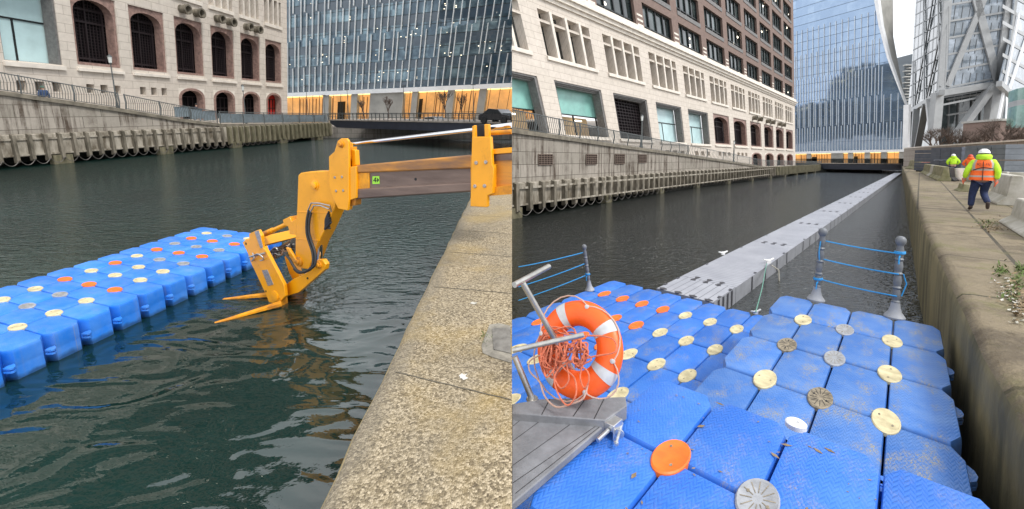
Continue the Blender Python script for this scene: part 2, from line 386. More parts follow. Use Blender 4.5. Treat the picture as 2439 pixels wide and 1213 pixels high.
def float_mat(name, col, worn, dirt=0.0, rough=.42, wl=False):
    m = bpy.data.materials.new(name); m.use_nodes = True; nt = m.node_tree; b = nt.nodes['Principled BSDF']
    tc = N(nt, 'ShaderNodeTexCoord')
    f = noise(nt, tc.outputs['Object'], 2.4, 8, .7, lo=.4, hi=.75)
    c = mixc(nt, f, col, worn)
    oi = N(nt, 'ShaderNodeObjectInfo')
    mr = N(nt, 'ShaderNodeMapRange'); mr.inputs[3].default_value = .86; mr.inputs[4].default_value = 1.12; nt.links.new(oi.outputs['Random'], mr.inputs[0])
    sc = N(nt, 'ShaderNodeVectorMath', operation='SCALE'); nt.links.new(c, sc.inputs[0]); nt.links.new(mr.outputs[0], sc.inputs['Scale']); c = sc.outputs[0]
    if dirt:
        d1 = noise(nt, tc.outputs['UV'], 2.2, 4, .6, lo=.5, hi=.7)
        d2 = noise(nt, tc.outputs['UV'], 34, 8, .8, lo=.47, hi=.6, dist=1.2)
        mm = N(nt, 'ShaderNodeMath', operation='MULTIPLY'); nt.links.new(d1, mm.inputs[0]); nt.links.new(d2, mm.inputs[1])
        m3 = N(nt, 'ShaderNodeMath', operation='MULTIPLY'); nt.links.new(mm.outputs[0], m3.inputs[0]); m3.inputs[1].default_value = dirt
        c = mixc(nt, m3.outputs[0], c, (.30, .27, .17))
    if wl:   # slime left along the waterline
        sz = N(nt, 'ShaderNodeSeparateXYZ'); nt.links.new(tc.outputs['Object'], sz.inputs[0])
        nn = N(nt, 'ShaderNodeTexNoise'); nn.inputs['Scale'].default_value = 6; nn.inputs['Detail'].default_value = 6; nt.links.new(tc.outputs['Object'], nn.inputs[0])
        k1 = N(nt, 'ShaderNodeMath', operation='MULTIPLY'); k1.inputs[1].default_value = -.16; nt.links.new(nn.outputs[0], k1.inputs[0])
        k2 = N(nt, 'ShaderNodeMath', operation='ADD'); nt.links.new(sz.outputs[2], k2.inputs[0]); nt.links.new(k1.outputs[0], k2.inputs[1])
        k3 = N(nt, 'ShaderNodeMapRange'); k3.inputs[1].default_value = .0; k3.inputs[2].default_value = .06; k3.inputs[3].default_value = .75; k3.inputs[4].default_value = 0; nt.links.new(k2.outputs[0], k3.inputs[0])
        c = mixc(nt, k3.outputs[0], c, (.02, .05, .10))
    nt.links.new(c, b.inputs['Base Color']); b.inputs['Roughness'].default_value = rough; b.inputs['Specular IOR Level'].default_value = .4
    # moulded zigzag tread, on the top only
    sx = N(nt, 'ShaderNodeSeparateXYZ'); nt.links.new(tc.outputs['UV'], sx.inputs[0])
    pp = N(nt, 'ShaderNodeMath', operation='PINGPONG'); pp.inputs[1].default_value = .05; nt.links.new(sx.outputs[0], pp.inputs[0])
    ad = N(nt, 'ShaderNodeMath', operation='ADD'); nt.links.new(pp.outputs[0], ad.inputs[0]); nt.links.new(sx.outputs[1], ad.inputs[1])
    mu = N(nt, 'ShaderNodeMath', operation='MULTIPLY'); nt.links.new(ad.outputs[0], mu.inputs[0]); mu.inputs[1].default_value = 2 * math.pi * 9
    si = N(nt, 'ShaderNodeMath', operation='SINE'); nt.links.new(mu.outputs[0], si.inputs[0])
    po = N(nt, 'ShaderNodeMath', operation='ABSOLUTE'); nt.links.new(si.outputs[0], po.inputs[0])
    ge = N(nt, 'ShaderNodeNewGeometry'); s2 = N(nt, 'ShaderNodeSeparateXYZ'); nt.links.new(ge.outputs['Normal'], s2.inputs[0])
    gt = N(nt, 'ShaderNodeMath', operation='GREATER_THAN'); gt.inputs[1].default_value = .96; nt.links.new(s2.outputs[2], gt.inputs[0])
    m2 = N(nt, 'ShaderNodeMath', operation='MULTIPLY'); nt.links.new(po.outputs[0], m2.inputs[0]); nt.links.new(gt.outputs[0], m2.inputs[1])
    bp = N(nt, 'ShaderNodeBump'); bp.inputs['Strength'].default_value = .38; bp.inputs['Distance'].default_value = .005
    nt.links.new(m2.outputs[0], bp.inputs['Height']); nt.links.new(bp.outputs[0], b.inputs['Normal'])
    return m
M['fl1'] = float_mat('blue_float_plastic', (.022, .145, .56), (.06, .21, .62), 1.1, wl=True)
M['fl2'] = float_mat('scuffed_blue_float', (.04, .15, .46), (.12, .235, .50), 1.7)
M['flc'] = float_mat('bright_blue_float', (.025, .145, .58), (.06, .20, .63), .7)
M['fll'] = float_mat('sky_blue_float', (.018, .185, .70), (.09, .28, .75), .5, wl=True)
M['cream'] = mat('cream_cap', (.66, .58, .35), .55, vscale=9, col2=(.42, .36, .21))
M['orange'] = mat('orange_cap', (.85, .16, .015), .5, var=.2, vscale=10)
M['greycap'] = mat('grey_cap', (.30, .31, .33), .5, var=.25, vscale=12)
M['browncap'] = mat('dirty_brown_cap', (.24, .2, .14), .6, var=.5, vscale=25)
M['white'] = mat('white_plastic', (.8, .8, .8), .35)
M['wplast'] = mat('grey_deck_plastic', (.29, .30, .33), .5, var=.12, vscale=2.5)
M['wdark'] = mat('dark_joint_plastic', (.05, .05, .06), .5)
M['stanch'] = mat('grey_post_plastic', (.14, .15, .165), .45, var=.15, vscale=8)
M['stbase'] = mat('light_grey_post_base', (.3, .31, .33), .5, var=.1)
M['bluerope'] = mat('blue_rope', (.02, .28, .62), .6, bump=.3, bscale=120)
M['ring'] = mat('orange_lifebuoy', (.9, .115, .01), .42, var=.12, vscale=5, bump=.1, bscale=40)
M['tape'] = mat('reflective_tape', (.5, .51, .52), .35, var=.12, vscale=20)
M['orope'] = mat('orange_rope', (.62, .17, .09), .7, var=.25, vscale=30, bump=.5, bscale=150)
M['prope'] = mat('pale_rope', (.55, .36, .28), .7, bump=.4, bscale=150)
M['gang'] = mat('grey_gangway_deck', (.19, .195, .21), .6, var=.25, vscale=6, bump=.15, bscale=60)
M['galv'] = mat('galvanised_steel', (.62, .63, .63), .32, metal=.85, var=.12, vscale=18)
M['qtop'] = bricks('mossy_sandstone_coping', (.255, .205, .13), (.185, .15, .095), (.05, .042, .025), 2.6, 1.05, .025, off=.35, rough=.75, stain=(.10, .075, .045), stainamt=.9, bump=1.0, uv=True, ssc=(1.3, 1.3, 1), moss=(.13, .13, .03))
M['qface'] = mat('wet_mossy_quay_face', (.24, .20, .10), .75, vscale=1.3, col2=(.06, .055, .026), streak=(1.2, 1.2, .35), bump=.5, bscale=7)
M['barr'] = mat('weathered_white_concrete', (.55, .53, .48), .85, vscale=1.7, col2=(.34, .32, .26), bump=.2)
M['barm'] = mat('mossy_concrete', (.34, .31, .2), .9, vscale=1.4, col2=(.15, .15, .06), bump=.3)
M['barred'] = mat('red_barrier_plastic', (.62, .06, .03), .45)
M['bwall'] = bricks('beige_panel_wall', (.40, .34, .29), (.36, .31, .265), (.15, .125, .11), 2.6, 1.1, .03, off=0, rough=.8, bump=.2)
M['stack'] = mat('dark_blue_grey_panel', (.11, .125, .16), .5, var=.15, vscale=1.5)
M['stack2'] = mat('light_grey_panel', (.16, .18, .205), .5, var=.15, vscale=1.5)
M['bridge'] = mat('dark_navy_girder', (.035, .04, .058), .45, var=.15, vscale=1)
M['whiteband'] = mat('white_aluminium_band', (.82, .83, .84), .35, var=.06, vscale=.6)
M['fin'] = mat('white_aluminium_fin', (.80, .83, .84), .3, spec=.6)
M['tgl'] = glass('tower_glass_office', (.05, .09, .125), (.30, .44, .50), 1.1, 1.3, lights=1.8, lc=(1, .85, .6), lscale=(.9, 1.9), lthr=.94, tilt=.03, metal=.35)
M['span'] = glass('tower_spandrel_glass', (.04, .07, .10), (.07, .11, .145), 1.6, 1.2, tilt=.01)
M['tgl2'] = glass('mirror_tower_glass', (.27, .37, .52), (.36, .47, .62), 2.2, 3.4, lights=0, metal=.75, tilt=.012, rough=.05)
M['lobby'] = mat('lit_timber_lobby', (.5, .27, .10), .6, emit=(1.0, .55, .22), es=.19, vscale=.25, var=.5)
M['lobbyl'] = mat('lobby_light_cove', (1, .8, .4), .5, emit=(1, .72, .25), es=.9)
M['lobbys'] = mat('lobby_dark_slot', (.15, .06, .02), .6)
M['core'] = mat('pale_grey_core', (.38, .37, .34), .4, var=.2, vscale=.3)
M['truss'] = mat('silver_grey_cladding', (.31, .32, .325), .38, var=.1, vscale=.5, spec=.6)
M['trussd'] = mat('dark_grey_cladding', (.13, .137, .142), .42, var=.12, vscale=.4)
M['rgl'] = glass('residential_tower_glass', (.16, .19, .22), (.40, .46, .54), 3.2, 3.4, tilt=.02, spec=.8, rough=.08)
M['rgld'] = glass('dark_residential_glass', (.035, .045, .048), (.13, .16, .165), 2.4, 3.0, tilt=.03, rough=.06)
M['blockg'] = glass('dark_office_glazing', (.008, .012, .012), (.05, .06, .055), 1.3, 2.2, lights=2.5, lc=(1, .75, .4), lscale=(.8, .5), lthr=.85, rough=.3, spec=.3)
M['green'] = mat('green_tint_glass', (.16, .3, .26), .1, var=.3, vscale=.3, spec=.8)
M['farb'] = bricks('balcony_block', (.22, .25, .27), (.16, .19, .21), (.06, .07, .08), 3, 3.2, .25, off=0, rough=.5, bump=0)
M['bark'] = mat('bare_bark', (.11, .08, .065), .9, var=.3)
M['skin'] = mat('skin', (.5, .3, .22), .5)
M['navy'] = mat('navy_workwear', (.012, .022, .07), .8, var=.3, vscale=12)
M['hiy'] = mat('hi_vis_yellow', (.52, .86, .03), .7, var=.15, vscale=9)
M['hio'] = mat('hi_vis_orange', (.95, .15, .02), .7, var=.12, vscale=9)
M['refl'] = mat('retroreflective_tape', (.42, .38, .33), .5)
M['boots'] = mat('brown_leather', (.04, .025, .02), .6)
M['glove'] = mat('orange_glove', (.8, .17, .08), .6)
M['jeans'] = mat('pale_denim', (.25, .3, .38), .8)
M['jkt'] = mat('dark_jacket', (.03, .03, .045), .8)
M['jktb'] = mat('blue_jacket', (.03, .06, .14), .8)
M['leaf'] = mat('weed_green', (.09, .13, .03), .8, var=.4, vscale=20)
M['dleaf'] = mat('dead_leaf', (.22, .16, .09), .9, var=.4, vscale=30)
M['car'] = mat('dark_car_paint', (.02, .022, .028), .2, coat=.6)
M['carg'] = mat('car_window', (.02, .025, .03), .05)
M['silver'] = mat('silver_car_paint', (.45, .46, .47), .25, coat=.5)
M['waterL'] = water_mat('teal_dock_water', (.005, .022, .018), 1.6, 9, .065, .15, 1.8, .024)
M['waterR'] = water_mat('black_dock_water', (.006, .009, .007), 2.0, 11, .06, .11, 1.6, .055)
# exposed aggregate paving for the telehandler quay
def agg():
    m = bpy.data.materials.new('exposed_aggregate_slab'); m.use_nodes = True; nt = m.node_tree; b = nt.nodes['Principled BSDF']
    tc = N(nt, 'ShaderNodeTexCoord')
    vo = N(nt, 'ShaderNodeTexVoronoi'); vo.inputs['Scale'].default_value = 95; nt.links.new(tc.outputs['Object'], vo.inputs[0])
    sp = N(nt, 'ShaderNodeSeparateColor'); nt.links.new(vo.outputs['Color'], sp.inputs[0])
    r = N(nt, 'ShaderNodeValToRGB'); e = r.color_ramp.elements
    e[0].color = (.10, .075, .042, 1); e[1].color = (.50, .415, .285, 1)
    x = e.new(.5); x.color = (.27, .215, .13, 1)
    nt.links.new(sp.outputs[0], r.inputs[0])
    g = noise(nt, tc.outputs['Object'], 1.6, 6, .65, lo=.45, hi=.7)
    sx = N(nt, 'ShaderNodeSeparateXYZ'); nt.links.new(tc.outputs['Object'], sx.inputs[0])
    wb = N(nt, 'ShaderNodeTexNoise'); wb.inputs['Scale'].default_value = 3; nt.links.new(tc.outputs['Object'], wb.inputs[0])
    a1 = N(nt, 'ShaderNodeMath', operation='MULTIPLY'); a1.inputs[1].default_value = .25; nt.links.new(wb.outputs[0], a1.inputs[0])
    a2 = N(nt, 'ShaderNodeMath', operation='ADD'); nt.links.new(sx.outputs[0], a2.inputs[0]); nt.links.new(a1.outputs[0], a2.inputs[1])
    m0 = N(nt, 'ShaderNodeMapRange'); m0.inputs[1].default_value = -.62; m0.inputs[2].default_value = -.52; m0.inputs[3].default_value = .55; m0.inputs[4].default_value = .0; nt.links.new(a2.outputs[0], m0.inputs[0])
    h0 = N(nt, 'ShaderNodeMath', operation='MULTIPLY'); nt.links.new(g, h0.inputs[0]); h0.inputs[1].default_value = .45
    h1 = N(nt, 'ShaderNodeMath', operation='MAXIMUM'); nt.links.new(h0.outputs[0], h1.inputs[0]); nt.links.new(m0.outputs[0], h1.inputs[1])
    c = mixc(nt, h1.outputs[0], r.outputs[0], (.17, .15, .115))
    g1 = noise(nt, tc.outputs['Object'], 1.1, 6, .65, lo=.5, hi=.66)
    mm = N(nt, 'ShaderNodeMath', operation='MULTIPLY'); nt.links.new(g1, mm.inputs[0]); mm.inputs[1].default_value = .5
    c = mixc(nt, mm.outputs[0], c, (.36, .25, .08))
    nt.links.new(c, b.inputs['Base Color']); b.inputs['Roughness'].default_value = .62
    wet = noise(nt, tc.outputs['Object'], 1.2, 5, .6, lo=.55, hi=.62)
    rr = N(nt, 'ShaderNodeMapRange'); rr.inputs[3].default_value = .68; rr.inputs[4].default_value = .34; nt.links.new(wet, rr.inputs[0]); nt.links.new(rr.outputs[0], b.inputs['Roughness'])
    bp = N(nt, 'ShaderNodeBump'); bp.inputs['Strength'].default_value = .6; bp.inputs['Distance'].default_value = .012
    nt.links.new(vo.outputs['Distance'], bp.inputs['Height']); bp.invert = True; nt.links.new(bp.outputs[0], b.inputs['Normal'])
    return m
M['agg'] = agg()
M['aggedge'] = mat('worn_coping_edge', (.40, .31, .15), .8, vscale=6, col2=(.24, .19, .11), bump=.5, bscale=60)
# ================================================================ WATER
mb = MB()
mb.add([(-90, 1, 0), (-.6, 1, 0), (0, 8, 0), (0, 60, 0), (14, 62, 0), (14, 160, 0), (-90, 160, 0)], [(0, 1, 2, 3, 4, 5, 6)])
tag(build('water', mb, M['waterL'], fr=FL, smooth=0), kind='structure')
mb = MB()
mb.add([(-.5, .5, 0), (60, .5, 0), (260, 100, 0), (260, 260, 0), (0, 260, 0), (0, 8.6, 0), (-.6, 6, 0)], [(0, 1, 2, 3, 4, 5, 6)])
tag(build('water', mb, M['waterR'], fr=FR, smooth=0), kind='structure')
# ================================================================ STONE BUILDING (seen twice, from two spots)
def holed(mb, T, a0, a1, b0, b1, holes, dep, m=0, mr=None):
    """wall sheet with rectangular holes and their reveals"""
    xs = sorted({a0, a1, *[h[0] for h in holes], *[h[1] for h in holes]}); ys = sorted({b0, b1, *[h[2] for h in holes], *[h[3] for h in holes]})
    xs = [x for x in xs if a0 <= x <= a1]; ys = [y for y in ys if b0 <= y <= b1]
    for i in range(len(xs) - 1):
        for j in range(len(ys) - 1):
            cx, cy = (xs[i] + xs[i + 1]) / 2, (ys[j] + ys[j + 1]) / 2
            if any(h[0] < cx < h[1] and h[2] < cy < h[3] for h in holes): continue
            q = [(xs[i], ys[j]), (xs[i + 1], ys[j]), (xs[i + 1], ys[j + 1]), (xs[i], ys[j + 1])]
            mb.add([T(a, b, 0) for a, b in q], [(0, 1, 2, 3)], m, q)
    for h in holes:
        x0, x1, y0, y1 = h; q = [(x0, y0), (x1, y0), (x1, y1), (x0, y1)]
        x0, x1 = max(x0, a0), min(x1, a1)
        mb.add([T(a, b, 0) for a, b in q] + [T(a, b, -dep) for a, b in q], [(0, 1, 5, 4), (1, 2, 6, 5), (2, 3, 7, 6), (3, 0, 4, 7)], m if mr is None else mr, q + [(a + dep, b + dep) for a, b in q])
def bars(mb, T, a0, a1, b0, b1, nx, ny, wd, n0, n1, m=0):
    for i in range(nx + 1):
        a = a0 + (a1 - a0) * i / nx; mb.bx(a - wd / 2, a + wd / 2, b0, b1, n0, n1, T, m)
    for j in range(ny + 1):
        b = b0 + (b1 - b0) * j / ny; mb.bx(a0, a1, b - wd / 2, b + wd / 2, n0 + .003, n1 - .003, T, m)
def stone_building(fr, pl, p, nb, bmap, kinds, side, label, brick_rows, a_end):
    root = thing('stone_building', label, 'building', pl.T(a_end, 0, 0), fr)
    T = lambda a, b, n=0: pl.T(a, bmap(b), n * side)
    o0 = a_end - 1.06 * p
    A = lambda k, f: o0 - (nb - 1 - k) * p + f * p
    aL = A(0, -.25); wall = MB(); holes = []
    dep = 1.0
    for k in range(nb):
        kd = kinds[k]
        if kd == 'arch': holes.append((A(k, .02), A(k, .78), 4.15, 8.75))
        else: holes.append((A(k, .02), A(k, .79), 4.0, 8.6))
        for f0, f1 in ((0.0, .145), (.185, .365), (.40, .58), (.62, .765)):
            holes.append((A(k, f0), A(k, f1), 10.5, 13.05)); holes.append((A(k, f0), A(k, f1), 13.25, 14.0))
        if k >= nb - 4: holes.append((A(k, .02), A(k, .74), .2, 3.0))
        else:
            for f in (.12, .36, .60): holes.append((A(k, f), A(k, f + .13), 2.3, 2.9))
    holed(wall, T, aL, a_end, -1.5, 14.8, holes, dep * .8)
    # right return wall
    q = [(a_end, -1.5), (a_end, 14.8)]
    wall.add([T(a_end, -1.5, 0), T(a_end, 14.8, 0), T(a_end, 14.8, -14), T(a_end, -1.5, -14)], [(0, 1, 2, 3)], 0, [(0, 0), (0, 16), (14, 16), (14, 0)])
    wall.add([T(aL, -1.5, 0), T(aL, 14.8, 0), T(aL, 14.8, -14), T(aL, -1.5, -14)], [(0, 1, 2, 3)], 0, [(0, 0), (0, 16), (14, 16), (14, 0)])
    wo = build('wall', wall, M['stone'], root, smooth=0)
    tr = MB()
    for b0, b1, n in ((14.8, 15.1, .15), (15.1, 15.45, .35), (15.45, 15.6, .55), (15.6, 16.2, .3)):
        tr.bx(aL, a_end + n * .5, b0, b1, -3, n, T)
    for k in range(nb):
        tr.bx(A(k, -.01), A(k, .79), 10.15, 10.45, .0, .14, T)
        tr.bx(A(k, -.0), A(k, .81), 3.75 if kinds[k] == 'arch' else 3.7, 3.95, .0, .16, T)
        for f in (.145, .365, .58): tr.bx(A(k, f) + .002, A(k, f + .035) - .002, 10.45, 14.05, 0, .1, T)
    build('cornice', tr, M['trim'], root, smooth=0)
    for k in range(nb):
        kd = kinds[k]
        x0, x1 = A(k, .02), A(k, .78); W = x1 - x0
        if kd == 'arch':
            g = MB(); g.bx(x0, x1, 4.15, 8.75, -dep - .1, -dep, T)
            wn = build('arched_window', g, M['grille2'], root, smooth=0)
            s = MB()
            bars(s, T, x0, x1, 4.15, 8.7, 13, 1, p * .012, -dep + .02, -dep + .10)
            for b in (4.5, 6.9, 7.7): s.bx(x0, x1, b, b + .14, -dep + .10, -dep + .2, T)
            for f in (.12, .5, .88): s.bx(x0 + W * f - p * .012, x0 + W * f + p * .012, 4.15, 8.7, -dep + .11, -dep + .22, T)
            for i in range(22): s.bx(x0, x1, 4.3 + i * .2, 4.34 + i * .2, -dep + .03, -dep + .07, T)
            build('window_grille', s, M['grille'], root, wn, smooth=0)
            su = MB(); fw = W * .06
            # arched surround: spandrel fan
            n = 12; cx = (x0 + x1) / 2; hw = W / 2 - fw; rise = .95; yb = 7.45
            arc = [(cx + hw * math.cos(math.pi * i / n), yb + rise * math.sin(math.pi * i / n) ** .8) for i in range(n + 1)]
            for i in range(n):
                (xa, ya), (xb, yb2) = arc[i], arc[i + 1]
                su.prism([(xa, ya), (xb, yb2), (xb, 8.74), (xa, 8.74)], -dep + .23, -.12, T)
            su.bx(x0 + .01, x0 + fw, 4.16, 8.74, -dep + .23, -.1, T); su.bx(x1 - fw, x1 - .01, 4.16, 8.74, -dep + .23, -.1, T)
            su.bx(x0 + fw, x1 - fw, 4.16, 4.32, -dep + .23, -.1, T)
            build('window_surround', su, M['granite'], root, wn, smooth=0)
        else:
            x1 = A(k, .79); fw = W * .07
            g = MB()
            if kd == 'mesh':
                g.bx(x0, x1, 4.0, 8.6, -dep - .1, -dep, T); wn = build('louvred_opening', g, M['grille2'], root, smooth=0)
                s = MB(); bars(s, T, x0, x1, 4.0, 8.6, 12, 14, .09, -dep + .02, -dep + .14); build('window_grille', s, M['grille'], root, wn, smooth=0)
            elif kd == 'frost':
                g.bx(x0, x1, 4.0, 8.6, -dep - .1, -dep, T); wn = build('display_window', g, M['frost'], root, smooth=0)
                s = MB(); s.bx(x0, x1, 6.35, 6.45, -dep + .002, -dep + .06, T); xm = x0 + W * .45; s.bx(xm - .05, xm + .05, 4.0, 6.35, -dep + .002, -dep + .05, T)
                build('window_frame', s, M['frame'], root, wn, smooth=0)
            else:
                g.bx(x0, x1, 4.0, 5.9, -dep - 1.3, -dep - 1.2, T); wn = build('display_window', g, M['inter'], root, smooth=0)
                s = MB(); s.bx(x0, x1, 6.0, 8.6, -dep - .1, -dep, T); build('window_blind', s, M['blind'], root, wn, smooth=0)
                s = MB(); s.bx(x0, x1, 5.9, 6.0, -dep - .1, -dep + .04, T)
                for f in (.45, .99): s.bx(x0 + W * f - .06, x0 + W * f + .06, 4.0, 5.9, -dep - .1, -dep + .02, T)
                s.bx(x0, x1, 4.9, 4.95, -dep - .1, -dep, T)
                build('window_frame', s, M['frame'], root, wn, smooth=0)
                s = MB()
                for f in (.18, .62): s.bx(x0 + W * f, x0 + W * (f + .14), 5.5, 5.62, -dep - .8, -dep - .6, T)
                build('ceiling_light', s, M['lampl'], root, wn, smooth=0)
            s = MB()
            s.bx(x0 + .01, x0 + fw * .3, 4.01, 8.59, -dep + .16, -.06, T); s.bx(x1 - fw * .6, x1 - .01, 4.01, 8.59, -dep + .16, -.06, T)
            for i, n in enumerate((-.06, -.2, -.34)): s.bx(x0 + .01, x1 - .01, 8.45 - i * .12, 8.59 - i * .12 - .003, -dep + .16, n, T)
            build('window_surround', s, M['greysur'], root, wn, smooth=0)
        # four-light mullioned window of the upper storey
        g = MB(); g.bx(A(k, -.005), A(k, .77), 10.48, 14.02, -dep * .8 - .1, -dep * .8 + .01, T)
        wn = build('mullioned_window', g, M['wgl2'], root, smooth=0)
        if k >= nb - 4:
            x0, x1 = A(k, .02), A(k, .74); W = x1 - x0
            g = MB(); g.bx(x0, x1, .2, 3.0, -.9, -.82, T); red = (k == nb - 1)
            wn = build('arcade_opening', g, M['grille2'] if not red else mat('red_hoarding', (.55, .03, .02), .5), root, smooth=0)
            s = MB(); bars(s, T, x0, x1, .2, 2.2, 5, 2, p * .018, -.8, -.72); build('gate', s, M['grille'], root, wn, smooth=0)
            su = MB(); cx = (x0 + x1) / 2; hw = W / 2 - W * .09; n = 10
            arc = [(cx + hw * math.cos(math.pi * i / n), 2.1 + .72 * math.sin(math.pi * i / n) ** .8) for i in range(n + 1)]
            oarc = [(cx + W / 2 * math.cos(math.pi * i / n), 2.1 + .93 * math.sin(math.pi * i / n) ** .8) for i in range(n + 1)]
            for i in range(n):
                su.prism([arc[i], arc[i + 1], oarc[i + 1], oarc[i]], -.6, .04, T)
            su.bx(x0 + .005, x0 + W * .09, .2, 2.1, -.6, .035, T); su.bx(x1 - W * .09, x1 - .005, .2, 2.1, -.6, .035, T)
            build('arch_surround', su, M['granite'], root, wn, smooth=0)
            sp = MB()
            for i in range(n):
                sp.prism([oarc[i], oarc[i + 1], (oarc[i + 1][0], 2.995), (oarc[i][0], 2.995)], -.6, -.003, T)
            build('arch_spandrel', sp, M['trim'], root, wn, smooth=0)
        else:
            g = MB()
            for f in (.12, .36, .60): g.bx(A(k, f), A(k, f + .13), 2.3, 2.9, -.8, -.7, T)
            build('vent_window', g, M['grille2'], root, smooth=0)
    # vent cowls
    for k in (nb - 4, nb - 3, nb - 2):
        for f in (.22, .60):
            c = T(A(k, f), 9.45, 0); c2 = T(A(k, f), 9.47, .75)
            d = (c2 - c).normalized(); g = MB()
            g.lathe([(.36, 0), (.36, .5), (.44, .52), (.44, .72), (.30, .72), (.28, .3)], c, ax=d, seg=16)
            build('vent_cowl', g, M['fpost'], root)
    # brick storeys above
    if brick_rows:
        wl = MB(); hs = []; b0 = 16.2
        for k in range(nb):
            for r in range(brick_rows):
                hs.append((A(k, .0), A(k, .80), b0 + r * 4.12, b0 + r * 4.12 + 2.75))
        holed(wl, T, aL, a_end - .2, b0, b0 + brick_rows * 4.12, hs, .45)
        top = b0 + brick_rows * 4.12
        wl.add([T(a_end - .2, b0, 0), T(a_end - .2, top, 0), T(a_end - .2, top, -14), T(a_end - .2, b0, -14)], [(0, 1, 2, 3)], 0, [(0, 0), (0, 16), (14, 16), (14, 0)])
        build('brick_wall', wl, M['brick'], root, smooth=0)
        for k in range(-1, nb):
            for i in range(3): pn = MB(); pn.bx(A(k, .835), A(k, .965), b0 + .15 + i * .5, b0 + .35 + i * .5, .002, .03, T); build('stone_band', pn, M['trim'], root, smooth=0)
        nw = 0
        for k in range(nb):
            for r in range(brick_rows):
                x0, x1 = A(k, .0), A(k, .80); bb = b0 + r * 4.12
                c = T((x0 + x1) / 2, bb + 1.4, 0)
                g = MB(); g.bx(x0, x1, bb, bb + 2.75, -.55, -.42, T)
                wn = build('office_window', g, M['wgl'], root, smooth=0)
                s = MB(); bars(s, T, x0, x1, bb, bb + 2.75, 4, 1, p * .022, -.41, -.28); s.bx(x0, x1, bb + .5, bb + .62, -.41, -.3, T)
                build('window_frame', s, M['frame'], root, wn, smooth=0)
                if r: s = MB(); s.bx(x0, x1, bb - .5, bb - .003, -.3, .06, T); build('window_spandrel', s, M['greysur'], root, wn, smooth=0)
    return root
def vp_plane(fr, ax, ay, Y, uvp, vvp):
    u = fr.ray(*uvp)
    return Plane(fr, fr.PD(ax, ay, Y), u if uvp[0] > ax else -u, -fr.ray(*vvp))
plL = vp_plane(FL, 683, 290, 56, (1285, 258), (713, 4520))
aendL = .17 * 56 / 52
stone_building(FL, plL, 3.87 * 56 / 52, 9, lambda b: b * 1.076 + .38, ['frost', 'frost', 'frost'] + ['arch'] * 6, 1,
               'pale stone building with six big arched grilles, beside the glass tower with orange lobby', 4, aendL)
plR = vp_plane(FR, 1893, 395, 100, (2192, 378), (1930, 3000))
stone_building(FR, plR, 8.93, 11, lambda b: b, ['blind', 'blind', 'mesh', 'frost', 'frost'] + ['arch'] * 6, 1,
               'tall office building with cream stone base and brown brick storeys of dark windows', 6, .9)
#@@PART2
# ================================================================ FAR DOCK WALLS
class Path:
    """plan polyline of a dock wall; s runs along it, n towards the water"""
    def __init__(s, fr, pix):
        s.fr = fr; s.Q = [fr.P(x, y, 0) for x, y in pix]; s.S = [0]
        for a, b in zip(s.Q, s.Q[1:]): s.S.append(s.S[-1] + (b - a).length)
        s.D = [(b - a).normalized() for a, b in zip(s.Q, s.Q[1:])]
        s.W = []
        for d, q in zip(s.D, s.Q):
            n = Vector((d.y, -d.x, 0)); s.W.append(n if n.dot(Vector((0, 0, 0)) - q) > 0 else -n)
    def at(s, t, z=0, n=0):
        k = 0
        while k < len(s.D) - 1 and t > s.S[k + 1]: k += 1
        return s.Q[k] + s.D[k] * (t - s.S[k]) + s.W[k] * n + Vector((0, 0, z))
    def hit(s, x, y):
        r = s.fr.ray(x, y); o = Vector((0, 0, HC)); best = None
        for k, d in enumerate(s.D):
            n = s.W[k]; t = (s.Q[k] - o).dot(n) / r.dot(n); p = o + r * t; a = (p - s.Q[k]).dot(d) + s.S[k]
            lo = -99 if k == 0 else s.S[k] - .4; hi = 999 if k == len(s.D) - 1 else s.S[k + 1] + .4
            if lo <= a <= hi: return a, p.z
        return a, p.z
def interp(x, pts):
    if x <= pts[0][0]:
        (a, b), (c, d) = pts[0], pts[1]; return b + (x - a) * (d - b) / (c - a)
    for (a, b), (c, d) in zip(pts, pts[1:]):
        if x <= c: return b + (x - a) * (d - b) / (c - a)
    return pts[-1][1]
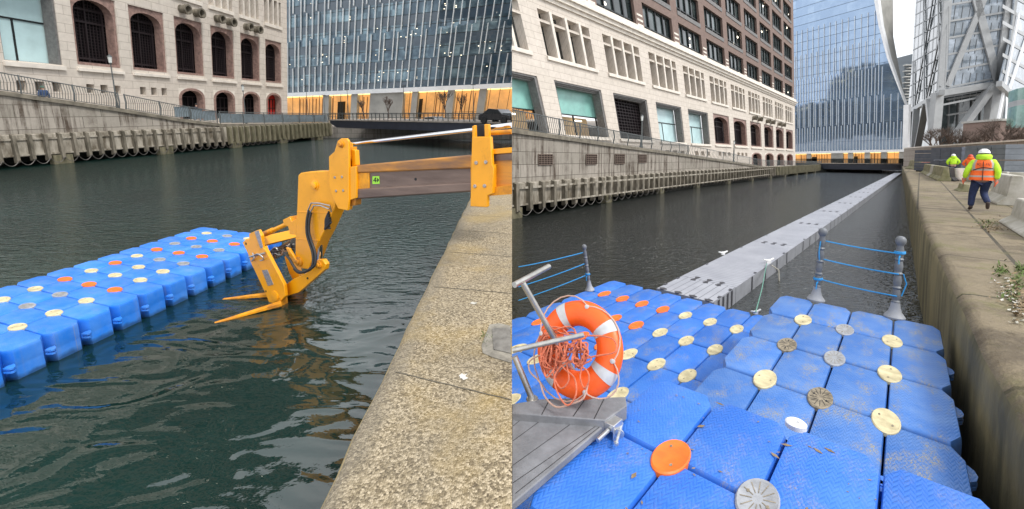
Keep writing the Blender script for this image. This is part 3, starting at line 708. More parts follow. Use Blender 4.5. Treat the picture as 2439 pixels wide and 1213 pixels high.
def dock_wall(fr, wpix, cappix, s0, s1, sp, sp2, kink, label, back, grilles=(), group='dock walls across the water'):
    pa = Path(fr, wpix); top = [pa.hit(*c) for c in cappix]
    s1 = s1 if s1 else pa.S[-1]
    zt = lambda t: interp(t, top)
    root = thing('dock_wall', label, 'dock wall', pa.at(s0), fr, group)
    ts = [s0 + (s1 - s0) * i / 60 for i in range(61)]
    ts = sorted(set(ts + [x for x in pa.S if s0 < x < s1]))
    w = MB()
    for a, b in zip(ts, ts[1:]):
        q = [(a, .6), (b, .6), (b, zt(b)), (a, zt(a))]
        w.add([pa.at(t, z) for t, z in q], [(0, 1, 2, 3)], 0, q)
    w.add([pa.at(s1, .6), pa.at(s1, zt(s1)), pa.at(s1, zt(s1), -8), pa.at(s1, .6, -8)], [(0, 1, 2, 3)], 0, [(0, 0), (0, 2), (8, 2), (8, 0)])
    build('wall', w, M['quayw'], root, smooth=0)
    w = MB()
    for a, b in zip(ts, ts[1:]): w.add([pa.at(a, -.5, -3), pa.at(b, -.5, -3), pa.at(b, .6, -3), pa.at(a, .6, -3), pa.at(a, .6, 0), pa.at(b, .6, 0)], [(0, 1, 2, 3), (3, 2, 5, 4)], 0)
    build('wall_foot_shade', w, M['weed'], root, smooth=0)  # set-back black foot, painted as the dark void below the fender
    c = MB(); k = len(ts); vs = []
    for t in ts:
        z = zt(t); vs += [pa.at(t, z - .22, .14), pa.at(t, z + .04, .14), pa.at(t, z + .06, -.5), pa.at(t, z - .22, -.5)]
    fs = [(i * 4 + j, i * 4 + (j + 1) % 4, (i + 1) * 4 + (j + 1) % 4, (i + 1) * 4 + j) for i in range(k - 1) for j in range(4)] + [(0, 1, 2, 3), ((k - 1) * 4 + 3, (k - 1) * 4 + 2, (k - 1) * 4 + 1, (k - 1) * 4)]
    c.add(vs, fs); build('coping', c, M['cap'], root, smooth=0)
    pr = MB()
    for a, b in zip(ts, ts[1:]): pr.add([pa.at(a, zt(a) - .02, -.45), pa.at(b, zt(b) - .02, -.45), pa.at(b, zt(b) - .02, -back), pa.at(a, zt(a) - .02, -back)], [(0, 1, 2, 3)])
    build('walkway', pr, M['pav'], root, smooth=0)
    f = MB(); vs = []
    ts2 = sorted(set([s0, s1] + [x for x in pa.S if s0 < x < s1]))
    for t in ts2: vs += [pa.at(t, .62, .25), pa.at(t, 1.92, .25), pa.at(t, 1.98, .01), pa.at(t, .62, .01)]
    k = len(ts2)
    fs = [(i * 4 + j, i * 4 + (j + 1) % 4, (i + 1) * 4 + (j + 1) % 4, (i + 1) * 4 + j) for i in range(k - 1) for j in range(4)] + [(0, 1, 2, 3), ((k - 1) * 4 + 3, (k - 1) * 4 + 2, (k - 1) * 4 + 1, (k - 1) * 4)]
    f.add(vs, fs); build('fender_panel', f, M['fpan'], root, smooth=0)
    t = s0 + .3; posts = []; rnd = random.Random(3)
    while t < s1 - .2:
        posts.append(t); t += sp if t < kink else sp2
    for i, t in enumerate(posts):
        wdt = sp * .11 if t < kink else sp2 * .24
        P = lambda a, n, z: pa.at(t + a, z, n)
        g = MB(); zb = .32 + rnd.uniform(-.06, .05)
        g.prism([(.25, 2.02), (.52, 1.93), (.56, zb + .1), (.42, zb), (.25, zb)], -wdt, wdt, lambda n, z, a: P(a, n, z))
        o = build('fender_post', g, M['fpost'] if t < kink else M['fpost2'], root, smooth=0)
        if i > 98: break
    rl = MB()
    if kink > s0 + 1: rl.bx(s0, min(kink, s1), 1.62, 1.74, .25, .33, lambda a, z, n: pa.at(a, z, n))
    rl.bx(s0, min(kink, s1), .66, .76, .25, .33, lambda a, z, n: pa.at(a, z, n))
    build('fender_rail', rl, M['fpan'], root, smooth=0)
    ch = []
    for a, b in zip(posts, posts[1:]):
        if a > kink + 8: break
        for i in range(6):
            u = i / 6; ch.append(pa.at(a + (b - a) * u, .46 - .34 * 4 * u * (1 - u), .6))
    g = MB(); g.tube(ch, .018, 5); build('chain', g, M['chain'], root)
    pl = MB()
    for i, t in enumerate(posts[::9]):
        g = MB(); g.bx(-.5, .5, -.4, .58, .02, .45, lambda a, z, n: pa.at(t + a, z, n)); build('pile', g, M['fpost2'], root, smooth=0)
    for (x0, y0, x1, y1) in grilles:
        a0, z1 = pa.hit(x0, y0); a1, z0 = pa.hit(x1, y1)
        g = MB(); Tn = lambda a, z, n: pa.at(a, z, n)
        g.bx(a0, a1, z0, z1, .002, .03, Tn); gr = build('wall_grille', g, M['grille2'], root, smooth=0)
        g = MB(); bars(g, Tn, a0, a1, z0, z1, 5, 5, .06, .03, .08); build('grille_bars', g, mat('rusty_bars', (.12, .085, .065), .7), root, gr, smooth=0)
    return pa, zt, root
paL, ztL, _ = dock_wall(FL, [(0, 402), (534, 354), (790, 330)], [(0, 218), (287, 260), (422, 283), (534, 297), (620, 296), (785, 293)], -4, None, .72, .66, 14.5,
    'stained dock wall with concrete fenders below the arched dark grilles, beyond the floating blue pontoon', 7)
paR, ztR, _ = dock_wall(FR, [(1240, 515), (1635, 449), (1957, 409)], [(1239, 311), (1341, 326), (1466, 345), (1635, 369), (1822, 398), (1955, 395)], -1.2, None, 1.25, 1.2, 70,
    'long stained dock wall with four square barred openings, below the stone and brick office building', 14,
    grilles=[(1281, 368, 1314, 392), (1395, 368, 1420, 391), (1464, 368, 1486, 390), (1521, 369, 1538, 387)])
def railing(pa, zt, sa, sb, label, name='railing', step=2.6, h=1.15, fr=FL, bar=.14, n=-.22, r=.018, group='railings along the dock walls', screen=None):
    root = thing(name, label, 'railing', pa.at(sa, zt(sa)), fr, group)
    k = max(1, round((sb - sa) / step))
    for i in range(k + 1):
        t = sa + (sb - sa) * i / k; g = MB()
        g.tube([pa.at(t, zt(t), n), pa.at(t, zt(t) + .55, n + .1), pa.at(t, zt(t) + h + .05, n + .02)], .04, 6)
        build('post', g, M['rail'], root)
    ts = [sa + (sb - sa) * i / (k * 2) for i in range(k * 2 + 1)]
    for hh, rr in ((h, .035), (.14, .025)):
        g = MB(); g.tube([pa.at(t, zt(t) + hh, n) for t in ts], rr, 6); build('rail', g, M['rail'], root)
    g = MB(); nb = int((sb - sa) / bar)
    for i in range(nb):
        t = sa + (sb - sa) * (i + .5) / nb; p = pa.at(t, zt(t) + .14, n); q = pa.at(t, zt(t) + h, n); m_ = (p + q) / 2 + (pa.at(t, 0, n + .1) - pa.at(t, 0, n))
        g.tube([p, m_, q], r, 3, caps=False)
    tag(build('railing_bars', g, M['rail'], root))
    if screen:
        g = MB()
        for a, b in zip(ts, ts[1:]): 
            if screen[0] <= a <= screen[1]: g.bx(a, b - .04, zt(a) + .16, zt(a) + 1.0, n - .10, n - .07, lambda a_, z, n_: pa.at(a_, z, n_))
        if g.v: build('mesh_screen', g, M['screen'], root, smooth=0)
    return root
kL = paL.hit(420, 283)[0]; kL2 = paL.hit(290, 260)[0]
railing(paL, ztL, -3.5, kL2, 'curved bar railing on the sloping dock wall, where a walker in blue passes')
railing(paL, ztL, kL2 + .4, paL.S[1] - .2, 'bar railing on the low part of the ramp, right of the tall street lamp', screen=(kL - .3, 999))
railing(paL, ztL, paL.S[1] + .1, paL.S[-1] - .2, 'grey railing on the level dock wall running up to the bridge', screen=(-1, 999))
kR = paR.hit(1640, 371)[0]; kR2 = paR.hit(1822, 398)[0]
railing(paR, ztR, -1.0, kR, 'dark bar railing along the top of the ramp, before the green and black shop windows', fr=FR, bar=.22, r=.024)
railing(paR, ztR, kR + .3, paR.S[-1] - .5, 'thin railing on the low far end of the dock wall, before the small arches', fr=FR, bar=.5, r=.03, step=6)
# ---------------------------------------------------------------- near quay on the telehandler side
q = MB(); X0 = -.85; n = 40
prof = [(X0 + .0, -1.5), (X0, 1.50), (X0 + .012, 1.60), (X0 + .035, 1.635), (X0 + .075, 1.65), (0, 1.65), (0, -1.5)]
ys = [.6 + i * 9.0 / n for i in range(n + 1)]; vs = []; uv = []
rn = random.Random(5)
for y in ys:
    j = rn.uniform(-.008, .008)
    for x, z in prof: vs.append((x + (j if x < -.5 else 0), y, z)); uv.append((y, x))
m = len(prof)
fs = [(i * m + k, i * m + k + 1, (i + 1) * m + k + 1, (i + 1) * m + k) for i in range(n) for k in range(m - 1)] + [tuple(range(m))[::-1], tuple(n * m + k for k in range(m))]
q.add(vs, fs, 0, uv)
for i, f in enumerate(q.f):
    if i < n * (m - 1) and i % (m - 1) in (1, 2): q.m[i] = 1
tag(build('pavement', q, [M['agg'], M['aggedge']], fr=FL, smooth=50), kind='structure')
# joints between the coping slabs: narrow sunk dark strips of mortar
q = MB()
for (xa, ya), (xb, yb) in (((925, 885), (1200, 948)), ((1030, 683), (1200, 697)), ((1062, 600), (1200, 610)), ((1085, 548), (1200, 556)), ((1103, 512), (1200, 517))):
    a = FL.P(xa, ya, 1.654); b = FL.P(xb, yb, 1.654); a.x = max(a.x, X0 + .1)
    b = a + (b - a) * ((-.004 - a.x) / (b.x - a.x))
    pts = [a + (b - a) * i / 12 + Vector((0, rn.uniform(-.004, .004), 0)) for i in range(13)]
    for p0, p1 in zip(pts, pts[1:]):
        q.add([p0 + Vector((0, -.004, 0)), p1 + Vector((0, -.004, 0)), p1 + Vector((0, .004, 0)), p0 + Vector((0, .004, 0))], [(0, 1, 2, 3)])
tag(build('pavement_joint', q, mat('dark_mortar', (.09, .08, .06), .9), fr=FL, smooth=0), kind='structure')
c = FL.P(1190, 812, 1.65)
t = thing('manhole_cover', 'grey cover in a cracked cement patch at the right edge of the pale aggregate pavement', 'manhole cover', c, FL)
pol = [FL.P(x, y, 1.65) for x, y in ((1147, 825), (1166, 775), (1190, 772), (1216, 778), (1217, 866), (1172, 852), (1150, 842))]
g = MB(); g.prism([(min(p.x, -.006), p.y) for p in pol], 1.651, 1.657, lambda x, y, z: (x, y, z)); build('cement_patch', g, mat('old_cement', (.25, .23, .19), .9, var=.3, vscale=12, bump=.4), t, smooth=0)
pol = [FL.P(x, y, 1.65) for x, y in ((1172, 786), (1216, 784), (1217, 845), (1176, 836))]
g = MB(); g.prism([(min(p.x, -.01), p.y) for p in pol], 1.658, 1.664, lambda x, y, z: (x, y, z)); build('lid', g, mat('worn_iron_lid', (.2, .19, .17), .6, metal=.3, var=.3, vscale=15), t, smooth=0)
g = MB()
for i in range(60):
    p = FL.P(rn.gauss(1160, 9), rn.gauss(806, 10), 1.653); a = rn.uniform(0, 6.3); l = rn.uniform(.012, .03)
    d = Vector((math.cos(a) * l, math.sin(a) * l, rn.uniform(0, .015))); s = Vector((-math.sin(a), math.cos(a), 0)) * .004
    g.add([p - s, p + s, p + d], [(0, 1, 2)])
tag(build('weeds', g, M['leaf'], fr=FL, smooth=0), kind='stuff')
for lab, x, y, w_, col in (('pale bird-lime splash on the nearest paving slab', 1104, 897, 20, 'white'), ('large whitish splash on the third paving slab', 1128, 722, 24, 'white')):
    g = MB(); p = FL.P(x, y, 1.6545); k = 13
    g.add([p] + [p + Vector((math.cos(i / k * 6.283) * .03 * rn.uniform(.4, 1.4), math.sin(i / k * 6.283) * .04 * rn.uniform(.4, 1.2), 0)) for i in range(k)], [(0, i + 1, (i + 1) % k + 1) for i in range(k)])
    tag(build('bird_lime', g, M['barr'], fr=FL, smooth=0), lab, 'stain')
# ---------------------------------------------------------------- bridge, far side, tower with lobby (telehandler side)
def bridge(fr, P0, P1, z0, z1, zp, label, name='footbridge', nb=40, wdt=9, girder='bridge'):
    P0, P1 = Vector(P0), Vector(P1); d = (P1 - P0); Ln = d.length; d.normalize(); nn = Vector((-d.y, d.x, 0))
    if nn.y < 0: nn = -nn
    T = lambda a, b, n: P0 + d * a + nn * b + Vector((0, 0, n))
    root = thing(name, label, 'bridge', P0, fr)
    g = MB(); g.prism([(0, z1), (0, z0 + .5), (1.2, z0), (Ln, z0), (Ln, z1)], 0, wdt, lambda a, z, b: T(a, b, z)); build('girder', g, M[girder], root, smooth=0)
    g = MB(); g.bx(0, Ln, -.15, wdt, z1 + .003, z1 + .14, T); build('deck', g, M['pav'], root, smooth=0)
    g = MB(); g.tube([T(0, -.1, zp), T(Ln, -.1, zp)], .05, 6); g.tube([T(0, -.1, z1 + .45), T(Ln, -.1, z1 + .45)], .03, 6)
    g.tube([T(0, -.1, z1 + .7), T(Ln, -.1, z1 + .7)], .02, 4); build('handrail', g, M['rail'], root)
    for i in range(nb + 1):
        a = Ln * i / nb; g = MB(); g.bx(a - .03, a + .03, -.13, -.07, z1 + .14, zp, T); build('baluster', g, M['rail'], root, smooth=0)
    return T, Ln, root
P0 = FL.P(786, 287.5, 2.35); P1 = FL.P(1124, 293.5, 2.35); P1 = P0 + (P1 - P0) * ((-.02 - P0.x) / (P1.x - P0.x))
TB, LB, _ = bridge(FL, (P0.x, P0.y, 0), (P1.x, P1.y, 0), 1.55, 2.35, 3.2, 'dark navy steel bridge over the water behind the orange boom', 'road_bridge')
b0 = FL.P(798, 328, 0)
root = thing('bridge_pier', 'black timber pier block under the left end of the bridge behind the orange boom', 'bridge pier', b0, FL)
g = MB(); g.bx(-1.3, 1.2, 0, 3, -.4, 1.35, lambda a, b, c: b0 + Vector((a, b, c))); build('pier', g, M['weed'], root, smooth=0)
for i in range(5):
    g = MB(); g.tube([b0 + Vector((-1.2 + i * .55, -.15, -.4)), b0 + Vector((-1.2 + i * .55, -.15, 1.3))], .16, 8); build('pile', g, M['weed'], root)
def quay_far(fr, A, B, z, label, back=30, bed=True):
    A, B = Vector(A), Vector(B); d = (B - A).normalized(); nn = Vector((-d.y, d.x, 0)); nn = nn if nn.y > 0 else -nn
    g = MB(); g.prism([(0, -.5), (0, z), (0, z)], 0, 1, lambda a, b, c: (0, 0, 0)) if False else None
    g.bx(0, (B - A).length, -.5, z, 0, 1.2, lambda a, b, c: A + d * a + nn * c + Vector((0, 0, b)))
    o = build('quay_wall', g, bricks('far_quay_stone', (.36, .33, .3), (.32, .3, .27), (.2, .18, .16), 2, .6, .03, stain=(.1, .09, .07), stainamt=.6), fr=fr, smooth=0)
    tag(o, label, 'quay wall')
    g = MB(); g.bx(0, (B - A).length, z - .1, z - .02, 1.19, back, lambda a, b, c: A + d * a + nn * c + Vector((0, 0, b)))
    tag(build('ground', g, M['pav'], fr=fr, smooth=0), kind='structure')
quay_far(FL, FL.P(790, 331, 0) + Vector((-6, 3, 0)), (14, 50, 0), 1.5, 'pale low quay wall seen under the bridge behind the orange boom', 45)
def pal(x, y): return plT.ab(x, y)
def glass_tower(fr, pl, a0, a1, band, top, fins, label, rowh, gm, fh, lob, lobz, colsx, darkx, top_gm=None, slot=True, fw=.075, spandrel=True, depth=14, edge=None, reflx=None):
    """band = height of the white band's underside; lobby below it"""
    T = pl.T; root = thing('glass_tower', label, 'tower', T(a0, 0, 0), fr)
    B = lambda a: band
    g = MB(); ea = edge or (lambda b: a1)
    nr = int((top - band) / rowh) + 1
    for r in range(nr):
        b0_, b1_ = band + .9 + r * rowh, band + .9 + (r + 1) * rowh
        q = [(a0, b0_), (ea(b0_), b0_), (ea(b1_), b1_), (a0, b1_)]
        g.add([T(a, b, 0) for a, b in q], [(0, 1, 2, 3)], 0, q)
    build('curtain_wall', g, gm, root, smooth=0)
    if spandrel:
        g = MB()
        for r in range(nr):
            b0_ = band + .9 + r * rowh
            g.bx(a0, ea(b0_), b0_ - .45, b0_ + 1.1, 0.01, .05, T)
        build('spandrel_band', g, M['span'], root, smooth=0)
        g = MB()
        for r in range(nr):
            for f in (.12, .62): g.bx(a0, ea(band), band + .9 + (r + f) * rowh + .66, band + .9 + (r + f) * rowh + .74, .01, .07, T)
        build('transom', g, M['frame'], root, smooth=0)
    else:
        g = MB()
        for r in range(nr): g.bx(a0, ea(band + .9 + r * rowh), band + .9 + r * rowh, band + .9 + r * rowh + .16, .01, .05, T)
        build('transom', g, mat('blue_grey_transom', (.10, .15, .22), .3), root, smooth=0)
    step, seg = fins; nf = int((a1 - a0) / step); cnt = 0; allf = MB()
    maxb = top
    for i in range(nf):
        a = a0 + (i + .5) * step
        b = band + .9 if i % 2 == 0 else band + .9
        first = 1 if i % 2 == 0 else 2
        segs = []; cur = band + .9; ln = first * seg; sh = 0
        while cur < (fh or maxb):
            segs.append((a + sh * step * .38, cur, cur + ln)); cur += ln; ln = 2 * seg; sh = 1 - sh
        for aa, x, y in segs:
            if edge and aa > ea(y) - .3: continue
            tgt = MB() if cnt < 96 else allf
            tgt.bx(aa - fw / 2, aa + fw / 2, x + .02, y - .25, .08, .36, T)
            if cnt < 96: build('fin', tgt, M['fin'], root, smooth=0)
            cnt += 1
    if allf.v: tag(build('fin', allf, M['fin'], root, smooth=0), kind='stuff')
    g = MB(); g.bx(a0, a1, band, band + .85, -.2, .45, T); build('white_band', g, M['whiteband'], root, smooth=0)
    g = MB(); g.bx(a0, a1, band - .22, band - .02, -3.9, -.3, T); build('lobby_ceiling_light', g, M['lobbyl'], root, smooth=0)
    g = MB(); g.bx(a0, a1, lobz, band - .25, -4.3, -4.1, T); lb = build('lobby_wall', g, M['lobby'], root, smooth=0)
    g = MB(); k = int((a1 - a0) / .95); rr = random.Random(9)
    for i in range(k):
        a = a0 + (a1 - a0) * i / k
        if math.sin(a * .35) > -.35: g = MB(); g.bx(a, a + rr.uniform(.08, .2), lobz, band - .8, -4.08, -4.0, T); build('wall_slot', g, M['lobbys'], root, lb, smooth=0)
    g = MB(); g.bx(a0, a1, lobz - 1, lobz, -4.2, 3, T); build('plinth', g, M['pav'], root, smooth=0)
    for a, ww in colsx:
        g = MB(); g.bx(a - ww / 2, a + ww / 2, lobz, band - .02, -.9, -.1, T); build('column', g, M['core'], root, smooth=0)
    for a, ww in darkx:
        g = MB(); g.bx(a - ww / 2, a + ww / 2, lobz, band - 1.6, -3.0, -2.4, T); build('lobby_doorway', g, M['black'], root, smooth=0)
    g = MB()
    for i in range(int((a1 - a0) / 1.9)): g.bx(a0 + i * 1.9, a0 + i * 1.9 + .07, lobz, band - .02, -.25, -.18, T)
    g.bx(a0, a1, lobz + 1.9, lobz + 1.96, -.24, -.19, T)
    build('lobby_mullion', g, M['frame'], root, smooth=0)
    return root
plT = vp_plane(FL, 683, 231, 95, (-1500, 320), (690, 3300))
aR, bR = plT.ab(1300, 208); 
fst = (plT.ab(1182, 205)[0] - plT.ab(767, 222)[0]) / 13
glass_tower(FL, plT, -8, aR, 0, plT.ab(1219, -60)[1], (fst / 2 * 1.0, (plT.ab(1000, 120)[1] - plT.ab(1000, 215)[1]) / 1.0 * .72), 'glass office tower with white fins over an orange lobby, behind the yellow boom',
            4.1, M['tgl'], None, None, plT.ab(1000, 292)[1], [(plT.ab(x, 250)[0], w_) for x, w_ in ((775, 1.6), (985, 1.3), (1070, 1.5), (1145, 1.5), (842, 1.6))] + [(plT.ab(918, 250)[0], 8.0)], [(plT.ab(792, 250)[0], 1.6), (plT.ab(982, 250)[0], 1.0)])
# ---------------------------------------------------------------- the tall towers beyond the pontoon basin
plG = vp_plane(FR, 1897, 367, 175, (700, 392), (1930, 9000))
ea = [plG.ab(x, y) for x, y in ((2158, 345), (2156, 250), (2136, 194), (2115, 138), (2095, 62), (2084, 0), (2070, -90))]
eaf = lambda b: interp(b, [(y, x) for x, y in ea])
a1G = plG.ab(2160, 345)[0]
glass_tower(FR, plG, -6, a1G, 0, plG.ab(2000, -60)[1], (a1G / 36, plG.ab(2000, 292)[1] - plG.ab(2000, 353)[1]), 'tall curved mirror glass tower with a white sweeping edge, right of the brick office building',
            plG.ab(2000, 100)[1] - plG.ab(2000, 122)[1], M['tgl2'], plG.ab(2000, 150)[1], None, plG.ab(2000, 392)[1], [(plG.ab(x, 370)[0], 1.6) for x in (1926, 2025, 2065, 2105, 2148)] + [(plG.ab(1993, 370)[0], 4)], [(plG.ab(1930, 370)[0], 1.8), (plG.ab(2030, 370)[0], 1)], spandrel=False, edge=eaf)
tw = [o for o in bpy.data.objects if o.name.startswith('glass_tower')][-1]
innr = [(2084, -2), (2095, 62), (2115, 138), (2136, 194), (2158, 249)]; outr = [(2127, -2), (2127.6, 87), (2138, 145), (2150, 208), (2160.5, 249)]
g = MB(); I = [plG.ab(*p) for p in [(2068, -90)] + innr]; O_ = [plG.ab(*p, n=-9) for p in [(2128, -90)] + outr]
I2 = [(a + (plG.ab(*o)[0] - a) * .22, b) for (a, b), o in zip(I, [(2128, -90)] + outr)]
for (p, q_, p2, q2) in zip(I, I[1:], I2, I2[1:]): g.prism([p, q_, q2, p2], -1, .8, plG.T)
build('white_edge_band', g, M['whiteband'], tw, smooth=0)
g = MB()
for (p, q_, p2, q2) in zip(I2, I2[1:], O_, O_[1:]):
    T = plG.T
    g.add([T(p[0], p[1], .5), T(q_[0], q_[1], .5), T(q2[0], q2[1], -9), T(p2[0], p2[1], -9)], [(0, 1, 2, 3)])
build('curved_soffit', g, M['core'], tw)
g = MB(); a_, b_ = plG.ab(2156, 250); g.bx(a_ - .2, a_ + 1.2, 0, b_, -1, .7, plG.T); build('white_corner_band', g, M['whiteband'], tw, smooth=0)
T = plG.T; g = MB(); b_ = plG.ab(2000, 392)[1]
# far balcony block in the gap
P = FR.PD(2163, 385, 260)
g = MB(); x0 = FR.PD(2149, 250, 260).x; x1 = FR.PD(2180, 250, 260).x; zt_ = FR.PD(2160, 128, 260).z
root = thing('apartment_block', 'slim dark balconied tower far off in the gap between the two tall towers', 'tower', (x0, 260, 1.5))
g.bx(x0, x1, 260, 275, 1.5, zt_ - 6, None); g.bx(x0 + 5, x1, 260, 275, zt_ - 6, zt_, None)
build('wall', g, mat('far_grey_glass', (.12, .14, .155), .3), root, smooth=0)
for i in range(34):
    z = 4 + i * (zt_ - 8) / 34; g = MB(); sh = 2 if i % 2 else 0
    g.bx(x0 - 1 + sh + (0 if z < zt_ - 6 else 5), x1, 258, 259.99, z, z + .55, None); build('balcony', g, M['core'], root, smooth=0)
# cross-braced tower
DT = 135
root = thing('braced_tower', 'angular grey residential tower with big crossed diagonal braces, above the workers', 'tower', FR.PD(2290, 370, DT))
eL = FR.PD(2240, 225, DT); eR = FR.PD(2385, 190, DT); up = -FR.ray(2330, 9000)
plB = Plane(FR, eL, (eR - eL).normalized() * 1 + Vector((0, 0, -(eR - eL).normalized().z)), Vector((-.02, -.05, 1)))
far = FR.PD(2160, 262, DT + 55)
plA = Plane(FR, eL, far - eL - Vector((0, 0, (far - eL).z)), Vector((-.02, -.05, 1)))
fr3 = FR.PD(2470, 262, DT + 30)
plC = Plane(FR, FR.PD(2396, 222, DT), fr3 - FR.PD(2396, 222, DT) - Vector((0, 0, (fr3 - FR.PD(2396, 222, DT)).z)), Vector((-.02, -.05, 1)))
def z5(x, y): return 2160 + x / 3.369, y / 3.369
def poly(pl, pts, n0, n1, name, m, parent=None, conv=z5, bevel=0):
    g = MB(); g.prism([pl.ab(*conv(*p), n=n1) for p in pts], n0, n1, pl.T); return build(name, g, m, root, parent, smooth=0, bevel=bevel)
def beam(pl, p, q_, w_, n0, n1, name, m, parent=None, conv=z5, w2=None):
    a = Vector(pl.ab(*conv(*p), n=n1)); b = Vector(pl.ab(*conv(*q_), n=n1)); d = (b - a).normalized(); s = Vector((-d.y, d.x)) * w_ / 2; s2 = Vector((-d.y, d.x)) * (w2 or w_) / 2
    g = MB(); g.prism([a + s, b + s2, b - s2, a - s], n0, n1, pl.T); return build(name, g, m, root, parent, smooth=0)
sc_ = (plB.ab(*z5(800, 400))[0] - plB.ab(*z5(300, 400))[0]) / 500    # metres per zoomed pixel
fB = poly(plB, [(250, 745), (300, 450), (345, -160), (880, -160), (830, 300), (745, 660)], -.3, 0, 'front_facade', M['rgl'])
fA = poly(plA, [(5, 905), (40, 520), (80, -160), (345, -160), (300, 450), (250, 745)], -.3, 0, 'side_facade', M['rgld'])
fC = poly(plC, [(745, 660), (830, 300), (880, -160), (1080, -160), (1000, 800), (860, 790)], -.3, 0, 'right_facade', M['rgl'])
for k in range(-1, 6):   # floor bands of the front
    yL = 715 - (k + 0) * 135; beam(plB, (258 + (745 - yL) * .1, yL), (728 + (660 - yL) * .165, yL - 78 - (5 - k) * 2), 15 * sc_, .05, .16, 'floor_band', M['truss'], fB)
    for x in (380, 440, 500, 550, 610, 670, 730, 780):
        beam(plB, (x - 4, yL - 14), (x + 14, yL - 130), 3.5 * sc_, .04, .1, 'mullion', M['trussd'], fB)
for k in range(12):      # floor bands of the side
    y = 880 - k * 95; beam(plA, (10 + (880 - y) * .075, y), (252 + (880 - y) * .1, y - 140), 10 * sc_, .05, .16, 'floor_band', M['trussd'], fA)
for x in range(30, 340, 30): beam(plA, (x, 860 - x * .5), (min(x + 60 - x * .02, 335), -150), 2.5 * sc_, .04, .1, 'mullion', M['trussd'], fA)
for k in range(7):
    y = 790 - k * 130; beam(plC, (770, y - 90), (1000, y + 40), 26 * sc_, .05, .16, 'floor_band', M['truss'], fC)
for a, b, w_ in (((740, 655), (560, -10), 62), ((330, 690), (680, -140), 46), ((275, 760), (345, -160), 62), ((745, 690), (870, -160), 88), ((545, -160), (600, 130), 50)):
    beam(plB, a, b, w_ * sc_, .17, .6, 'brace', M['truss'])
for a, b, w_ in (((60, 850), (230, -150), 16), ((150, 800), (345, -100), 18), ((125, -160), (135, 420), 24), ((240, -160), (262, 700), 26), ((45, 500), (45, 900), 24), ((135, 400), (135, 840), 26)):
    beam(plA, a, b, w_ * sc_, .17, .5, 'brace', M['truss'] if w_ > 20 else M['trussd'])
for a, b, w_ in (((905, 110), (700, 1180), 44), ((1000, 200), (830, 720), 30)):
    beam(plC, a, b, w_ * sc_, .17, .6, 'brace', M['whiteband'])
beam(plB, (255, 752), (745, 672), 50 * sc_, .2, 1.4, 'edge_beam', M['truss']); beam(plB, (300, 775), (700, 705), 26 * sc_, -.6, .6, 'edge_beam', M['trussd'])
beam(plA, (0, 905), (260, 742), 40 * sc_, .2, 1.4, 'edge_beam', M['truss'])
beam(plC, (765, 670), (865, 770), 40 * sc_, .2, 1.4, 'edge_beam', M['truss'])
for a, b, w_, w2 in (((270, 745), (238, 1100), 62, 66), ((720, 680), (395, 1120), 50, 40), ((735, 690), (660, 1160), 66, 56), ((795, 680), (715, 1120), 40, 36)):
    beam(plB, a, b, w_ * sc_, .4, 2.2, 'leg', M['truss'], w2=w2 * sc_)
for a, b, w_ in (((150, 810), (190, 1190), 46), ((125, 840), (60, 1180), 30), ((50, 880), (30, 1190), 50), ((5, 900), (10, 1190), 20)):
    beam(plA, a, b, w_ * sc_, .4, 2.2, 'leg', M['truss'] if w_ > 40 else M['trussd'])
lw = poly(plB, [(255, 760), (800, 690), (780, 1230), (230, 1230)], -8, -6, 'lobby_wall', M['rgld'])
for y in (800, 925, 1080): beam(plB, (330, y), (600, y - 45), 14 * sc_, -6, -5.5, 'lobby_transom', M['truss'], lw)
for x in (345, 420, 530, 600, 650): beam(plB, (x, 790), (x - 14, 1180), 8 * sc_, -6, -5.6, 'lobby_mullion', M['trussd'], lw)
poly(plA, [(0, 900), (260, 745), (240, 1220), (0, 1220)], -8, -6, 'side_lobby_wall', M['rgld'])
g = MB(); 
# green glass pavilion, right edge
rootp = root
pc = FR.PD(2425, 330, 95)
root = thing('glass_pavilion', 'green tinted curved glass pavilion at the right edge below the braced tower', 'pavilion', pc)
pts = [(FR.PD(x, 330, 95 - i * 1.5)) for i, x in enumerate((2412, 2424, 2440, 2470))]
zA, zB, zC = FR.PD(2430, 306, 95).z, FR.PD(2430, 240, 95).z, FR.PD(2430, 212, 95).z
for nm, z0_, z1_, mt in (('glazing', zA, zB - 1.2, M['green']), ('roof_edge', zB - 1.2, zB, M['truss']), ('glass_parapet', zB + .002, zC, M['green'])):
    g = MB(); k = len(pts); vs = []
    for p in pts: vs += [(p.x, p.y, z0_), (p.x, p.y, z1_), (p.x + 3, p.y + 4, z1_), (p.x + 3, p.y + 4, z0_)]
    fs = [(i * 4 + j, i * 4 + (j + 1) % 4, (i + 1) * 4 + (j + 1) % 4, (i + 1) * 4 + j) for i in range(k - 1) for j in range(4)] + [(0, 1, 2, 3), ((k - 1) * 4 + 3, (k - 1) * 4 + 2, (k - 1) * 4 + 1, (k - 1) * 4)]
    g.add(vs, fs); build(nm, g, mt, root, smooth=60)
